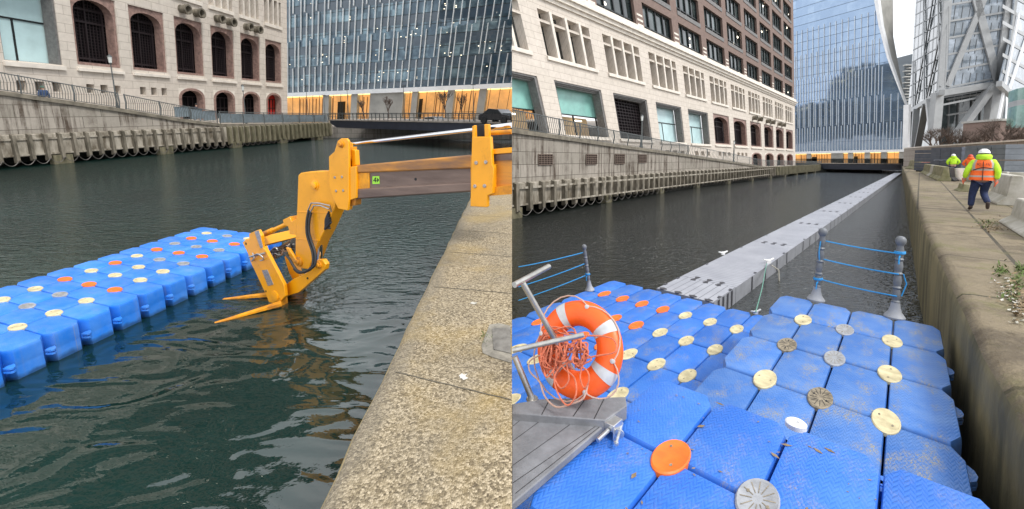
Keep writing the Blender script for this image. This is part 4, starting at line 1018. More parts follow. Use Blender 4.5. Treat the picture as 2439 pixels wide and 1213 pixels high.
#@@PART3
# ================================================================ RIGHT QUAY
edge = [FR.P(x, y, 1.8) for x, y in ((2149, 396), (2162, 433), (2187, 504), (2200, 540), (2267, 680), (2337, 825), (2439, 1009), (2570, 1250))]
edge.append(edge[-1] + (edge[-1] - edge[-2]) * 6)
DU = Vector((.6965, .7176, 0)); DV = Vector((.7176, -.6965, 0))
fine = []
for a, b in zip(edge, edge[1:]):
    k = max(1, min(10, int((b - a).length / .8)))
    for i in range(k): fine.append(a + (b - a) * i / k)
fine.append(edge[-1])
nrm = []
for i in range(len(fine)):
    d = (fine[min(i + 1, len(fine) - 1)] - fine[max(i - 1, 0)]); n = Vector((d.y, -d.x, 0)).normalized()
    nrm.append(-n if n.dot(DV) > 0 else n)
rq = random.Random(11)
def uvq(p): return (p.dot(DU), p.dot(DV))
q = MB(); prof = [(-.9, 1.80), (-.4, 1.80), (-.13, 1.798), (-.06, 1.775), (-.015, 1.72), (0, 1.62), (.0, .9), (-.02, -.5)]
vs = []; uv = []
for i, (p, n) in enumerate(zip(fine, nrm)):
    j = rq.uniform(-.015, .015) if p.y < 60 else 0
    for k, (o, z) in enumerate(prof):
        v = p + n * (o + (j if k > 2 else 0)); vs.append((v.x, v.y, z + (rq.uniform(-.006, .006) if 0 < k < 4 else 0))); uv.append((v.dot(DU), v.dot(DV) if k < 5 else z))
m = len(prof); fs = []; ms = []
for i in range(len(fine) - 1):
    for k in range(m - 1): fs.append((i * m + k, i * m + k + 1, (i + 1) * m + k + 1, (i + 1) * m + k)); ms.append(1 if k >= 4 else 0)
q.add(vs, fs, 0, uv); q.m = ms
tag(build('quay', q, [M['qtop'], M['qface']], smooth=50), kind='structure')
q = MB(); inner = [p - n * .9 for p, n in zip(fine, nrm)]
pts = [(p.x, p.y, 1.8) for p in inner] + [(-2, -12, 1.8), (220, -12, 1.8), (260, 140, 1.8), (90, 140, 1.8)]
q.add(pts, [tuple(range(len(pts)))], 0, [uvq(Vector(p)) for p in pts])
tag(build('pavement', q, M['qtop'], smooth=0), kind='structure')
# bridge at the far end
A = FR.P(1952, 390, 2.2); B = FR.PD(2147, 388, 96); 
T, Lb, br = bridge(FR, (A.x, A.y, 0), (B.x, B.y, 0), .8, 2.2, 3.2, 'dark navy bridge across the far end of the basin, before the curved mirror tower', 'road_bridge', 34, 9)
bp_ = FR.P(1962, 411, 0)
root = thing('bridge_pier', 'black pier under the left end of the far bridge', 'bridge pier', bp_)
g = MB(); g.bx(-3, 3, 0, 4, -.4, 1.2, lambda a, b, c: bp_ + Vector((a, b + 3, c))); build('pier', g, M['weed'], root, smooth=0)
quay_far(FR, (60, 142, 0), (125, 142, 0), 1.9, 'pale low quay wall under the far bridge, below the mirror tower', 60)
# ================================================================ FLOATING RAFTS
def float_mb(T, u, v, z, h, c=.15, gap=.011, lower=.0):
    """one moulded float: eight-sided plan, rounded rim, slightly waisted sides; (u, v) is its corner in grid units"""
    def ring(ins, zz, cc):
        a, b = ins, 1 - ins
        return [(a + cc, a), (b - cc, a), (b, a + cc), (b, b - cc), (b - cc, b), (a + cc, b), (a, b - cc), (a, a + cc)]
    lv = [(.055, 0, c - .02), (.03, -.004, c - .01), (gap + .006, -.018, c), (gap, -.05, c), (gap, -h * .45, c), (gap + .004, -h * .48, c), (gap, -h * .52, c), (gap, -h + .04, c), (gap + .05, -h, c)]
    vs, uv = [], []
    for ins, dz, cc in lv:
        for a, b in ring(ins, dz, cc): vs.append(T(u + a, v + b, z + dz)); uv.append((u + a, v + b))
    k = 8; fs = [tuple(range(8)), tuple((len(lv) - 1) * 8 + i for i in range(8))[::-1]]
    for i in range(len(lv) - 1):
        for j in range(8): fs.append((i * 8 + j, i * 8 + (j + 1) % 8, (i + 1) * 8 + (j + 1) % 8, (i + 1) * 8 + j))
    return MB().add(vs, fs, 0, uv)
def raft(fr, I, J, O, z, cells, caps, mt, h, label, cat='raft', lugs=(), capr=.21, layers=0, group=None):
    T = lambda u, v, zz: Vector((O[0] + I[0] * u + J[0] * v, O[1] + I[1] * u + J[1] * v, zz))
    c0 = cells[len(cells) // 2]
    root = thing('pontoon_raft', label, cat, T(c0[0], c0[1], z - h), fr, group)
    rr = random.Random(len(cells))
    for (u, v) in cells:
        dz = rr.uniform(-.006, .006)
        build('float', float_mb(T, u, v, z + dz, h), mt, root, smooth=40)
        if layers and (u in (cells[0][0], cells[-1][0]) or v in (cells[0][1], cells[-1][1])):
            for L in range(1, layers + 1): build('lower_float', float_mb(T, u, v, z - (h + .01) * L, h), mt, root, smooth=40)
    for (u, v), cm in caps.items():
        g = MB(); seg = 26; vs = []; uv = []
        for r, zz in ((capr, -.02), (capr, .008), (capr * .93, .015), (capr * .86, .012), (0.001, .012)):
            for k in range(seg):
                t = 2 * math.pi * k / seg; vs.append(T(u + r * math.cos(t), v + r * math.sin(t), z + zz)); uv.append((r * math.cos(t), r * math.sin(t)))
        fs = [(i * seg + k, i * seg + (k + 1) % seg, (i + 1) * seg + (k + 1) % seg, (i + 1) * seg + k) for i in range(4) for k in range(seg)]
        g.add(vs, fs, 0, uv)
        ang = rr.uniform(0, 3)
        for sgn in (-1, 1):
            cu, cv = u + sgn * capr * .55 * math.cos(ang), v + sgn * capr * .55 * math.sin(ang)
            g.add([T(cu + .018 * math.cos(t), cv + .018 * math.sin(t), z + .0145) for t in (0, 1, 2, 3, 4, 5)], [(0, 1, 2, 3, 4, 5)], 1)
        for k in range(6 if cm in (M['browncap'], M['greycap']) else 0):
            t = ang + k * math.pi / 6; a = capr * .25; b_ = capr * .8
            for s_ in (1, -1):
                d = (-math.sin(t) * .004, math.cos(t) * .004)
                g.add([T(u + s_ * a * math.cos(t) + d[0], v + s_ * a * math.sin(t) + d[1], z + .0138), T(u + s_ * b_ * math.cos(t) + d[0], v + s_ * b_ * math.sin(t) + d[1], z + .0138),
                       T(u + s_ * b_ * math.cos(t) - d[0], v + s_ * b_ * math.sin(t) - d[1], z + .0138), T(u + s_ * a * math.cos(t) - d[0], v + s_ * a * math.sin(t) - d[1], z + .0138)], [(0, 1, 2, 3)], 1)
        build('connector_cap', g, [cm, M['browncap'] if cm is not M['browncap'] else M['black']], root, smooth=30)
    for (u, v, du, dv) in lugs:
        g = MB()
        for zz in (z - h * .42, z - h * .52):
            a = math.atan2(dv, du); pl_ = [(u - dv * .13, v - du * .13)] + [(u + .16 * math.cos(a + t), v + .12 * math.sin(a + t)) for t in (-1.2, -.6, 0, .6, 1.2)] + [(u + dv * .13, v + du * .13)]
            g.prism(pl_, zz, zz + .022, T)
        g.prism([(u - .06 + du * .03, v - .06), (u + .06 + du * .03, v - .06), (u + .06 + du * .03, v + .06), (u - .06 + du * .03, v + .06)], z - h * .52, z - h * .38, T)
        build('connector_lug', g, mt, root, smooth=0)
    return T, root
c_, g_, o_, b_ = M['cream'], M['greycap'], M['orange'], M['browncap']
rows = [[c_] * 3, [c_, g_, c_], [c_, g_, c_], [o_] * 3, [c_] * 3, [c_, c_, o_], [g_, g_, c_], [o_] * 3, [g_] * 3, [o_] * 3, [c_, g_, c_]]
caps = {(c, r): rows[r][c] for r in range(11) for c in range(3)}
caps.update({(c, r): c_ for r in (-2, -1) for c in range(3)})
raft(FL, (-.647, .222), (.064, .408), (-6.773, 5.337), .4, [(c, r) for r in range(-3, 11) for c in range(-1, 3)], caps, M['fll'], .46,
     'long bright blue floating raft four floats wide, afloat beside the yellow forks', lugs=[(-1, r, -1, 0) for r in range(-2, 11)])
caps = {}
for i in range(0, 7):
    for j in range(0, 5):
        caps[(i, j)] = o_ if (i <= 3 and j <= 2) else c_
IA, JA, OA = (.308, -.314), (-.744, -.776), (1.994, 8.906)
cA = [(i, j) for j in range(-1, 5) for i in range(-1, 7)]
okA = lambda u, v: (OA[0] + IA[0] * u + JA[0] * v) > -.17 * (OA[1] + IA[1] * u + JA[1] * v)
cA = [c for c in cA if okA(c[0] + .5, c[1] + .5)]
caps = {k: v for k, v in caps.items() if okA(*k) and (k[0] - 1, k[1] - 1) in cA and (k[0], k[1]) in cA}
TA, _ = raft(FR, IA, JA, OA, .4, cA, caps, M['fl1'], .46, 'low blue raft with orange and cream caps, joined to the grey walkway, behind the lifebuoy')
IB, JB, OB = (.277, -.308), (-.661, -.705), (3.627, 5.123)
TBf, _ = raft(FR, IB, JB, OB, 1.3, [(i, j) for j in range(-1, 4) for i in range(-1, 3)], {(0, 0): c_, (1, 0): g_, (2, 0): c_, (0, 1): b_, (1, 1): g_, (2, 1): c_, (0, 2): c_, (1, 2): b_, (2, 2): c_},
     M['fl2'], .44, 'dirty scuffed blue raft beside the mossy quay, carrying the two roped grey posts', layers=2, lugs=[(3, j, 1, 0) for j in range(0, 4)])
IC, JC, OC = (.296, -.29), (-.537, -.565), (.855, 2.166)
TC, _ = raft(FR, IC, JC, OC, 1.7, [(i, j) for j in range(-1, 2) for i in range(-1, 3) if not (i == -1 and j == 1)], {(0, 0): o_, (1, 0): g_}, M['flc'], .40, 'clean bright blue raft nearest the camera with one big orange cap, beside the grey gangway',
     lugs=[(2, -1, 0, -1), (3, 0, 1, 0), (1, -1, 0, -1)])
p = FR.P(1896, 1007, 1.6); g = MB(); g.lathe([(.06, -.03), (.06, 0), (.05, .008), (.02, .008), (.018, -.01)], p, seg=20)
tag(build('connector_plug', g, M['white']), 'round white plug in the notch at the back edge of the nearest blue raft', 'plug')
# dead leaves and grit on the rafts
g = MB(); rl = random.Random(21)
for i in range(70):
    u, v = rl.uniform(-.8, 2.9), rl.uniform(-.9, .9); p = TC(u, v, 1.708); a = rl.uniform(0, 6.28); l = rl.uniform(.003, .014) if i > 8 else .03
    d = Vector((math.cos(a), math.sin(a), 0)); s = Vector((-d.y, d.x, 0)) * l * .4
    g.add([p - d * l, p + s, p + d * l, p - s], [(0, 1, 2, 3)])
tag(build('leaves', g, M['dleaf'], smooth=0), kind='stuff')
# ---------------------------------------------------------------- grey walkway
nl, nr_, fl_, fr_ = FR.P(1563, 687, .37), FR.P(1699, 722, .37), FR.P(2130, 412, .37), FR.P(2148, 412, .37)
def TW(s, w_, z=0):
    a = nl + (fl_ - nl) * s; b = nr_ + (fr_ - nr_) * s; p = a + (b - a) * w_; return Vector((p.x, p.y, .37 + z))
root = thing('floating_walkway', 'long straight grey slatted walkway floating down the middle of the basin', 'walkway', TW(0, 0, -.37))
m = bpy.data.materials.new('grey_slatted_deck'); m.use_nodes = True; nt = m.node_tree; b = nt.nodes['Principled BSDF']
tc = N(nt, 'ShaderNodeTexCoord'); sx = N(nt, 'ShaderNodeSeparateXYZ'); nt.links.new(tc.outputs['UV'], sx.inputs[0])
fr_n = N(nt, 'ShaderNodeMath', operation='FRACT'); mu = N(nt, 'ShaderNodeMath', operation='MULTIPLY'); mu.inputs[1].default_value = 1 / .16
nt.links.new(sx.outputs[0], mu.inputs[0]); nt.links.new(mu.outputs[0], fr_n.inputs[0])
lt = N(nt, 'ShaderNodeMath', operation='LESS_THAN'); lt.inputs[1].default_value = .1; nt.links.new(fr_n.outputs[0], lt.inputs[0])
f = noise(nt, tc.outputs['Object'], 1.5, 5, lo=.35, hi=.65)
c = mixc(nt, f, (.28, .29, .33), (.36, .37, .41)); c = mixc(nt, lt.outputs[0], c, (.12, .125, .14)); nt.links.new(c, b.inputs['Base Color']); b.inputs['Roughness'].default_value = .5
M['slat'] = m
Ltot = ((fl_ - nl).length); bounds = [0]; s = FR.P(1660, 655, .37); s0_ = (s - nl).dot((fl_ - nl).normalized()) - .35
n_p = 18; d_ = (Ltot - s0_) / n_p; bounds += [s0_ + d_ * i for i in range(n_p + 1)]
for k, (a, b) in enumerate(zip(bounds, bounds[1:])):
    a += .02; a_, b2 = a / Ltot, b / Ltot; g = MB(); n_ = 1
    q = [(a, 0), (b, 0), (b, 1.3), (a, 1.3)]; 
    if k == 0: q = [(0, a), (0, b), (1.3, b), (1.3, a)]
    v = [TW(a_, 0), TW(b2, 0), TW(b2, 1), TW(a_, 1)]; g.add(v, [(0, 1, 2, 3)], 0, q)
    g.add([TW(a_, 1), TW(b2, 1), TW(b2, 1, -.45), TW(a_, 1, -.45), TW(a_, 0), TW(b2, 0), TW(b2, 0, -.45), TW(a_, 0, -.45)], [(0, 1, 2, 3), (4, 5, 6, 7), (0, 3, 7, 4), (1, 5, 6, 2)], 1)
    for i in range(1, 5):   # moulded pockets in the fascia
        t = a_ + (b2 - a_) * i / 5; g.add([TW(t - .0004 * 18 / n_p, 1, -.01) + Vector((.004, -.004, 0)), TW(t + .0006, 1, -.01) + Vector((.004, -.004, 0)), TW(t + .0006, 1, -.36) + Vector((.004, -.004, 0)), TW(t - .0004, 1, -.36) + Vector((.004, -.004, 0))], [(0, 1, 2, 3)], 2)
    build('deck_panel', g, [M['slat'], M['wplast'], M['wdark']], root, smooth=0)
    if k < 11:
        for w_ in (.27, .5, .73):
            g = MB(); t = b / Ltot; l = .16 / Ltot
            for sg in (-1, 1): g.prism([(t, w_ - .012), (t + sg * l, w_ - .05), (t + sg * l * 1.25, w_), (t + sg * l, w_ + .05), (t, w_ + .012)], .001, .012, lambda s_, ww, z: TW(s_, ww, z))
            build('deck_clip', g, M['wdark'], root, smooth=0)
    if k < 12:
        for f_ in (.25, .75):
            for w_ in (0.02, .98):
                t = (a + (b - a) * f_) / Ltot; l = .14 / Ltot; g = MB(); g.prism([(t, w_ - .02), (t + l, w_ - .035), (t + l, w_ + .015), (t, w_ + .015)], .001, .012, lambda s_, ww, z: TW(s_, ww, z))
                build('edge_clip', g, M['wdark'], root, smooth=0)
for w_ in (.1, .38, .64, .9):
    g = MB(); l = .1 / Ltot; g.prism([(0, w_ - .02), (l, w_ - .07), (l * 1.6, w_), (l, w_ + .07), (0, w_ + .02)], .001, .014, lambda s_, ww, z: TW(s_, ww, z)); build('end_clip', g, M['wdark'], root, smooth=0)
def cleat(x, y, z, sz, label, mt=None):
    p = FR.P(x, y, z); r = thing('mooring_cleat', label, 'cleat', p)
    g = MB(); g.bx(-.05 * sz, .05 * sz, -.03 * sz, .03 * sz, 0, .07 * sz, lambda a, b, c: p + Vector((a, b, c))); build('base', g, mt or M['white'], r, smooth=0)
    g = MB(); g.tube([p + Vector((-.16 * sz, -.06 * sz, .10 * sz)), p + Vector((-.08 * sz, -.03 * sz, .075 * sz)), p + Vector((.08 * sz, .03 * sz, .075 * sz)), p + Vector((.16 * sz, .06 * sz, .1 * sz))], .022 * sz, 8); build('horn', g, mt or M['white'], r)
cleat(1722, 607, .37, 1.0, 'white mooring cleat on the far edge of the grey walkway')
cleat(1830, 627, .37, 1.15, 'white mooring cleat on the near edge of the grey walkway, holding a thin line')
cleat(1800, 748, .4, .7, 'pale cleat with green line at the back corner of the low blue raft', M['tape'])
a = FR.P(1826, 628, .42); b = FR.P(1800, 744, .47); g = MB(); g.tube([a, (a + b) / 2 - Vector((0, 0, .12)), b], .011, 5)
tag(build('mooring_line', g, mat('green_line', (.12, .28, .22), .7)), 'thin green mooring line from the walkway cleat to the low blue raft', 'rope')
a = FR.P(1838, 632, .40); g = MB(); g.tube([a, a + Vector((.12, -.12, -.1)), a + Vector((.14, -.14, -.5))], .02, 5)
tag(build('mooring_strap', g, M['barr']), 'pale strap hanging down the side of the grey walkway below the cleat', 'strap')
# ---------------------------------------------------------------- grey posts with blue ropes
def stanchion(x, y, z, lean, label, h=1.03):
    p = FR.P(x, y, z); r = thing('rope_post', label, 'post', p, group='grey plastic rope posts on the rafts')
    ax = Vector((lean, 0, 1)).normalized()
    g = MB(); g.lathe([(.105, 0), (.108, .02), (.095, .04), (.066, .08), (.048, .15), (.044, .2)], p, ax=ax, seg=18); build('post_base', g, M['stbase'], r)
    g = MB(); pr = [(.043, .2)]
    for i in range(4):
        z0_ = .2 + i * .18; pr += [(.046, z0_ + .01), (.033, z0_ + .03), (.041, z0_ + .07), (.043, z0_ + .11), (.033, z0_ + .165)]
    pr += [(.035, .93)]; g.lathe(pr, p, ax=ax, seg=16); build('shaft', g, M['stanch'], r)
    g = MB(); g.lathe([(.03, .92), (.04, .935), (.052, .96), (.055, .985), (.05, 1.01), (.034, 1.033), (.012, 1.042)], p, ax=ax, seg=16); build('ball_top', g, M['stanch'], r)
    return p, ax
s1, x1_ = stanchion(1943, 716, 1.3, .06, 'left of the two grey posts roped together on the scuffed raft')
s2, x2_ = stanchion(2130, 757, 1.3, .03, 'right grey rope post, the one beside the mossy quay wall')
s3, x3_ = stanchion(1405, 692, .4, -.14, 'lone grey rope post at the far corner of the low raft, left of the walkway')
def rope(a, b, sag, r, label, m=M['bluerope'], name='rope', group=None, coils=()):
    pts = [a + (b - a) * (i / 12) - Vector((0, 0, sag * 4 * (i / 12) * (1 - i / 12))) for i in range(13)]
    g = MB(); g.tube(pts, r, 6)
    o = tag(build(name, g, m), label, 'rope', group)
for i, (h1, h2, wd) in enumerate(((.86, .83, 'top'), (.60, .57, 'middle'), (.31, .29, 'lowest'))):
    rope(s1 + x1_ * h1 + Vector((.03, -.03, 0)), s2 + x2_ * h2 + Vector((-.03, -.04, 0)), .012, .0085, wd + ' blue rope between the two grey posts on the scuffed raft', group='blue ropes between the posts')
for i, (h1, px, wd) in enumerate(((.87, (1235, 636), 'top'), (.62, (1235, 684), 'middle'), (.36, (1235, 716), 'lowest'))):
    a = s3 + x3_ * h1; b = FR.PD(px[0], px[1], 9.0)
    rope(a, b, .02, .011, wd + ' blue rope running left from the lone grey post above the dark water', group='blue ropes left of the lone post')
def wrap(p, ax, h, label, r=.05):
    g = MB(); g.tube([p + ax * (h + .03 * k / 24) + Vector((math.cos(k * .8) * r, math.sin(k * .8) * r, 0)) for k in range(25)] + [p + ax * (h - .04) + Vector((-r, -r, 0)), p + ax * (h - .12) + Vector((-r * 1.1, -r * 1.1, 0))], .008, 5)
    tag(build('rope_knot', g, M['bluerope']), label, 'knot')
wrap(s1, x1_, .30, 'blue knot low on the left of the two roped posts')
wrap(s2, x2_, .82, 'blue knot near the top of the post beside the quay')
wrap(s3, x3_, .36, 'blue knot on the lone grey post')
g = MB(); g.tube([s1 + x1_ * .86 + Vector((-.05, -.04, 0)), s1 + x1_ * .72 + Vector((-.065, -.05, 0)), s1 + x1_ * .59 + Vector((-.04, -.04, 0))], .007, 5); tag(build('rope', g, M['bluerope']), 'short blue rope hanging down the left roped post', 'rope')
g = MB(); g.tube([s2 + x2_ * .57 + Vector((.03, -.04, 0)), s2 + x2_ * .45 + Vector((.07, -.05, 0)), s2 + x2_ * .29 + Vector((.03, -.04, 0))], .007, 5); tag(build('rope', g, M['bluerope']), 'short blue rope looping down the post beside the quay', 'rope')
# ---------------------------------------------------------------- gangway, hand rail, lifebuoy
def zc(p, z): return FR.P(p[0], p[1], z)
gp = zc((1350, 1050), 1.70)
root = thing('gangway', 'grey slatted gangway end resting on the nearest blue raft, under the lifebuoy', 'gangway', gp)
def gprism(px, z0, z1, name, m, par=None, bev=.006):
    P = [zc(p, z1) for p in px]; g = MB(); g.prism([(p.x, p.y) for p in P], z0, z1, lambda x, y, z: (x, y, z)); return build(name, g, m, root, par, smooth=30, bevel=bev)
dk = gprism([(1219, 985), (1440, 1003), (1488, 974), (1413, 1036), (1241, 1182), (1219, 1200)], 1.712, 1.755, 'deck', M['gang'])
gprism([(1219, 962), (1290, 950), (1490, 945), (1493, 966), (1442, 1001), (1219, 984)], 1.712, 1.80, 'end_lip', M['gang'])
g = MB()
for a, b in (((1222, 1050), (1300, 993)), ((1222, 1108), (1375, 999)), ((1222, 1150), (1437, 1003)), ((1222, 1015), (1240, 1000)), ((1228, 1175), (1462, 990))):
    A_, B_ = zc(a, 1.7565), zc(b, 1.7565); d = (B_ - A_).normalized(); s = Vector((-d.y, d.x, 0)) * .0016
    g.add([A_ - s, B_ - s, B_ + s, A_ + s], [(0, 1, 2, 3)])
build('plank_joint', g, M['black'], root, dk, smooth=0)
g = MB()
for a, b in (((1395, 949), (1365, 992)), ((1440, 948), (1415, 998)), ((1310, 950), (1290, 988))):
    A_, B_ = zc(a, 1.8015), zc(b, 1.8015); d = (B_ - A_).normalized(); s = Vector((-d.y, d.x, 0)) * .0025
    g.add([A_ - s, B_ - s, B_ + s, A_ + s], [(0, 1, 2, 3)])
build('lip_joint', g, M['black'], root, dk, smooth=0)
# hinge bracket
root = thing('hinge_bracket', 'bright galvanised hinge bracket and bolt at the corner of the gangway', 'hinge', zc((1462, 1015), 1.75))
P = zc((1462, 1008), 1.77); du = (zc((1488, 974), 1.755) - zc((1413, 1036), 1.755)).normalized(); dv = Vector((du.y, -du.x, 0))
Tn = lambda a, b, c: P + du * a + dv * b + Vector((0, 0, c))
g = MB(); g.bx(-.055, .045, -.03, .03, -.02, .02, Tn); g.bx(-.055, .045, .025, .032, -.08, .0202, Tn); build('plate', g, M['galv'], root, bevel=.003)
g = MB(); g.tube([Tn(-.17, .0, -.02), Tn(-.06, .0, -.015)], .012, 10); build('sleeve', g, M['galv'], root)
g = MB(); g.tube([Tn(-.12, .085, -.03), Tn(.06, .02, -.02)], .008, 8); g.lathe([(.026, 0), (.026, .008)], Tn(-.03, .055, -.025), ax=(Tn(.06, .02, -.02) - Tn(-.12, .085, -.03)), seg=14)
g.lathe([(.014, 0), (.014, .014)], Tn(-.115, .083, -.03), ax=(Tn(.06, .02, -.02) - Tn(-.12, .085, -.03)), seg=6); build('bolt', g, M['galv'], root)
# hand rail
base = zc((1402, 950), 1.79)
root = thing('hand_rail', 'bare metal hand rail of bent tubes at the gangway, holding the lifebuoy', 'hand rail', base)
tp = FR.PD(1245, 674, 2.5)
for nm, a, b, r in (('upright', base, tp, .018), ('top_tube', FR.PD(1225, 679, 2.44), FR.PD(1307, 635, 2.75), .018), ('mid_tube', FR.PD(1222, 835, 2.45), FR.PD(1389, 798, 2.36), .015)):
    g = MB(); g.tube([a, b], r, 16); o = build(nm, g, M['steel'], root, smooth=50)
    e = (b - a).normalized()
    if nm != 'upright':
        g = MB(); g.lathe([(r * .9, 0.0005), (r * .9, .004)], b, ax=e, seg=16); build('end_cap', g, M['galv'], root, o)
b2_ = zc((1268, 952), 1.79); g = MB(); g.tube([b2_, FR.PD(1226, 850, 2.6)], .02, 14); build('lower_post', g, M['steel'], root, smooth=50)
g = MB(); g.lathe([(.04, 0), (.036, .012)], b2_, seg=16); build('weld_foot', g, M['steel'], root)
# lifebuoy
C0 = FR.PD(1377, 829, 2.58); tocam = (Vector((0, 0, HC)) - C0).normalized()
nrm_ = (Matrix.Rotation(R_(-30), 3, 'Z') @ tocam).normalized(); rx = Vector((0, 0, 1)).cross(nrm_).normalized(); ry = nrm_.cross(rx)
TR = lambda a, b, n=0: C0 + rx * a + ry * b + nrm_ * n
Rm, Rt = .213, .081
def torus(R0, r0, t0, t1, n, seg, sx=1.0, ni=.72):
    vs = []; 
    for i in range(n + 1):
        t = t0 + (t1 - t0) * i / n
        for k in range(seg):
            p = 2 * math.pi * k / seg; rr_ = R0 + r0 * math.cos(p); vs.append(TR(rr_ * math.cos(t), rr_ * math.sin(t), r0 * ni * math.sin(p)))
    fs = [(i * seg + k, i * seg + (k + 1) % seg, (i + 1) * seg + (k + 1) % seg, (i + 1) * seg + k) for i in range(n) for k in range(seg)]
    return vs, fs
root = thing('lifebuoy', 'orange lifebuoy with silver reflective bands hanging on the metal hand rail', 'lifebuoy', C0)
g = MB(); g.add(*torus(Rm, Rt, 0, 2 * math.pi, 64, 20)); build('ring', g, M['ring'], root, smooth=60)
for dg in (128, 42, -22, -118):
    g = MB(); g.add(*torus(Rm, Rt + .0025, R_(dg - 7.5), R_(dg + 7.5), 8, 20)); build('reflective_band', g, M['tape'], root, smooth=60)
for dg in (84, -2, -60, 176):
    t = R_(dg); p = TR((Rm + Rt * .55) * math.cos(t), (Rm + Rt * .55) * math.sin(t), Rt * .62)
    g = MB(); g.lathe([(.014, -.01), (.014, .006), (.006, .009)], p, ax=nrm_, seg=10); build('grab_line_eye', g, M['tape'], root)
g = MB()
pts = []
for k in range(4):
    t0 = (R_(84), R_(-2), R_(-60), R_(-184))[k]; t1 = (R_(-2), R_(-60), R_(-184), R_(-276))[k]
    for i in range(9):
        u = i / 9; t = t0 + (t1 - t0) * u; rr_ = Rm + Rt * .6 + .075 * 4 * u * (1 - u) * (.5 if k == 0 else 1); pts.append(TR(rr_ * math.cos(t), rr_ * math.sin(t), Rt * .6 - .03 * math.sin(u * 3.14)))
g.tube(pts, .0048, 6, closed=True); build('grab_line', g, M['prope'], root)
# heap of orange line on the lifebuoy, one continuous rope
rr = random.Random(4); ctl = []
def loops(cx, cy, ra, rb, n, jit, nn, ph=0, var=.35):
    for i in range(n * 7):
        t = ph + i / 7 * 2 * math.pi; a = ra * (1 + var * math.sin(i * .9 + cx * 9) + rr.uniform(-jit, jit)); b = rb * (1 + var * math.cos(i * .7) + rr.uniform(-jit, jit))
        ctl.append(TR(cx + a * math.cos(t) + rr.uniform(-jit, jit) * .04, cy + b * math.sin(t) - .02 * (i % 3), nn + .022 * math.sin(i * 1.7) + rr.uniform(-.008, .008)))
def pxr(x, y, n=.1):   # point of the rope sheet seen near a given place of the lifebuoy
    r = FR.ray(x, y); o = Vector((0, 0, HC)); t = (C0 + nrm_ * n - o).dot(nrm_) / r.dot(nrm_); q_ = o + r * t - C0; return q_.dot(rx), q_.dot(ry)
a_, b_2 = pxr(1318, 812); loops(a_, b_2, .075, .045, 5, .25, .105)
a_, b_2 = pxr(1335, 830); loops(a_, b_2, .085, .065, 6, .25, .115, 1)
a_, b_2 = pxr(1325, 845); loops(a_, b_2, .045, .085, 6, .2, .12, 2)
a_, b_2 = pxr(1386, 836); loops(a_, b_2, .032, .055, 9, .15, .12, 0, .15)
a_, b_2 = pxr(1350, 800); loops(a_, b_2, .11, .04, 4, .2, .11, 1)
for x, y, n in ((1415, 800, .1), (1460, 808, .1), (1466, 838, .11), (1420, 848, .12), (1375, 860, .12), (1340, 870, .13), (1320, 900, .14), (1330, 940, .15), (1352, 966, .15), (1372, 940, .15), (1368, 900, .14), (1345, 880, .13), (1330, 860, .12),
                (1318, 890, .13), (1335, 925, .14), (1355, 905, .14), (1352, 860, .12), (1395, 880, .12), (1403, 905, .13), (1392, 925, .13), (1382, 900, .12), (1388, 870, .12), (1405, 850, .12)):
    ctl.append(TR(*pxr(x, y, n), n))
a_, b_2 = pxr(1312, 838); loops(a_, b_2, .03, .08, 4, .2, .13, 2)
def catmull(P, k=4):
    out = []
    for i in range(len(P) - 1):
        p0, p1, p2, p3 = P[max(i - 1, 0)], P[i], P[i + 1], P[min(i + 2, len(P) - 1)]
        for j in range(k):
            t = j / k; out.append(.5 * ((2 * p1) + (p2 - p0) * t + (2 * p0 - 5 * p1 + 4 * p2 - p3) * t * t + (3 * p1 - p0 - 3 * p2 + p3) * t ** 3))
    out.append(P[-1]); return out
g = MB(); g.tube(catmull(ctl), .0052, 6)
tag(build('throw_rope', g, M['orope']), 'tangled heap of faded orange rope hung on the lifebuoy', 'rope')
g = MB(); g.tube(catmull([TR(*pxr(x, y, n), n) for x, y, n in ((1290, 845, .1), (1262, 860, .1), (1262, 885, .1), (1285, 910, .1), (1298, 945, .1), (1325, 970, .11), (1362, 962, .12), (1390, 948, .12), (1400, 915, .12))]), .0055, 6)
tag(build('rope_end', g, M['prope']), 'pale loose rope end looping below the lifebuoy onto the gangway', 'rope')

# ================================================================ TELEHANDLER BOOM
bO = FL.PD(850, 435, 6.2); bU = FL.PD(1120, 417, 5.27) - bO
upv = Vector((.02, .03, 1)); plM = Plane(FL, bO, bU, upv)
Z1 = lambda x, y: (560 + x / 3.464, 390 + y / 3.464)     # marks read off enlarged crops
Z2 = lambda x, y: (780 + x / 4.852, 270 + y / 4.852)
ID = lambda x, y: (x, y)
bm_root = thing('telehandler_boom', 'orange yellow telescopic handler boom with drooping fork carriage reaching over the water', 'telehandler', bO, FL)
def mp_(pts, n0, n1, name, m, parent=None, cv=ID, bevel=.008, pl=plM):
    g = MB(); g.prism([pl.ab(*cv(*p), n=n1) for p in pts], n0, n1, pl.T); return build(name, g, m, bm_root, parent, smooth=30, bevel=bevel)
def p3(x, y, n, cv=ID): a, b = plM.ab(*cv(x, y), n=n); return plM.T(a, b, n)
def tb(pts, r, name, m, parent=None, cv=ID, seg=12, cat=False):
    P = [p3(*p[:2], p[2], cv) for p in pts]; P = catmull(P, 4) if cat else P
    g = MB(); g.tube(P, r, seg); return build(name, g, m, bm_root, parent, smooth=50)
def disc(x, y, n, r, t, name, m, parent=None, cv=ID, seg=20, inner=None):
    p = p3(x, y, n, cv); g = MB(); pr = [(r, -.01), (r, t * .8), (r * .85, t)]
    if inner: pr += [(inner, t), (inner, t + .025), (inner * .8, t + .03)]
    g.lathe(pr, p, ax=plM.N, seg=seg); return build(name, g, m, bm_root, parent, smooth=35)
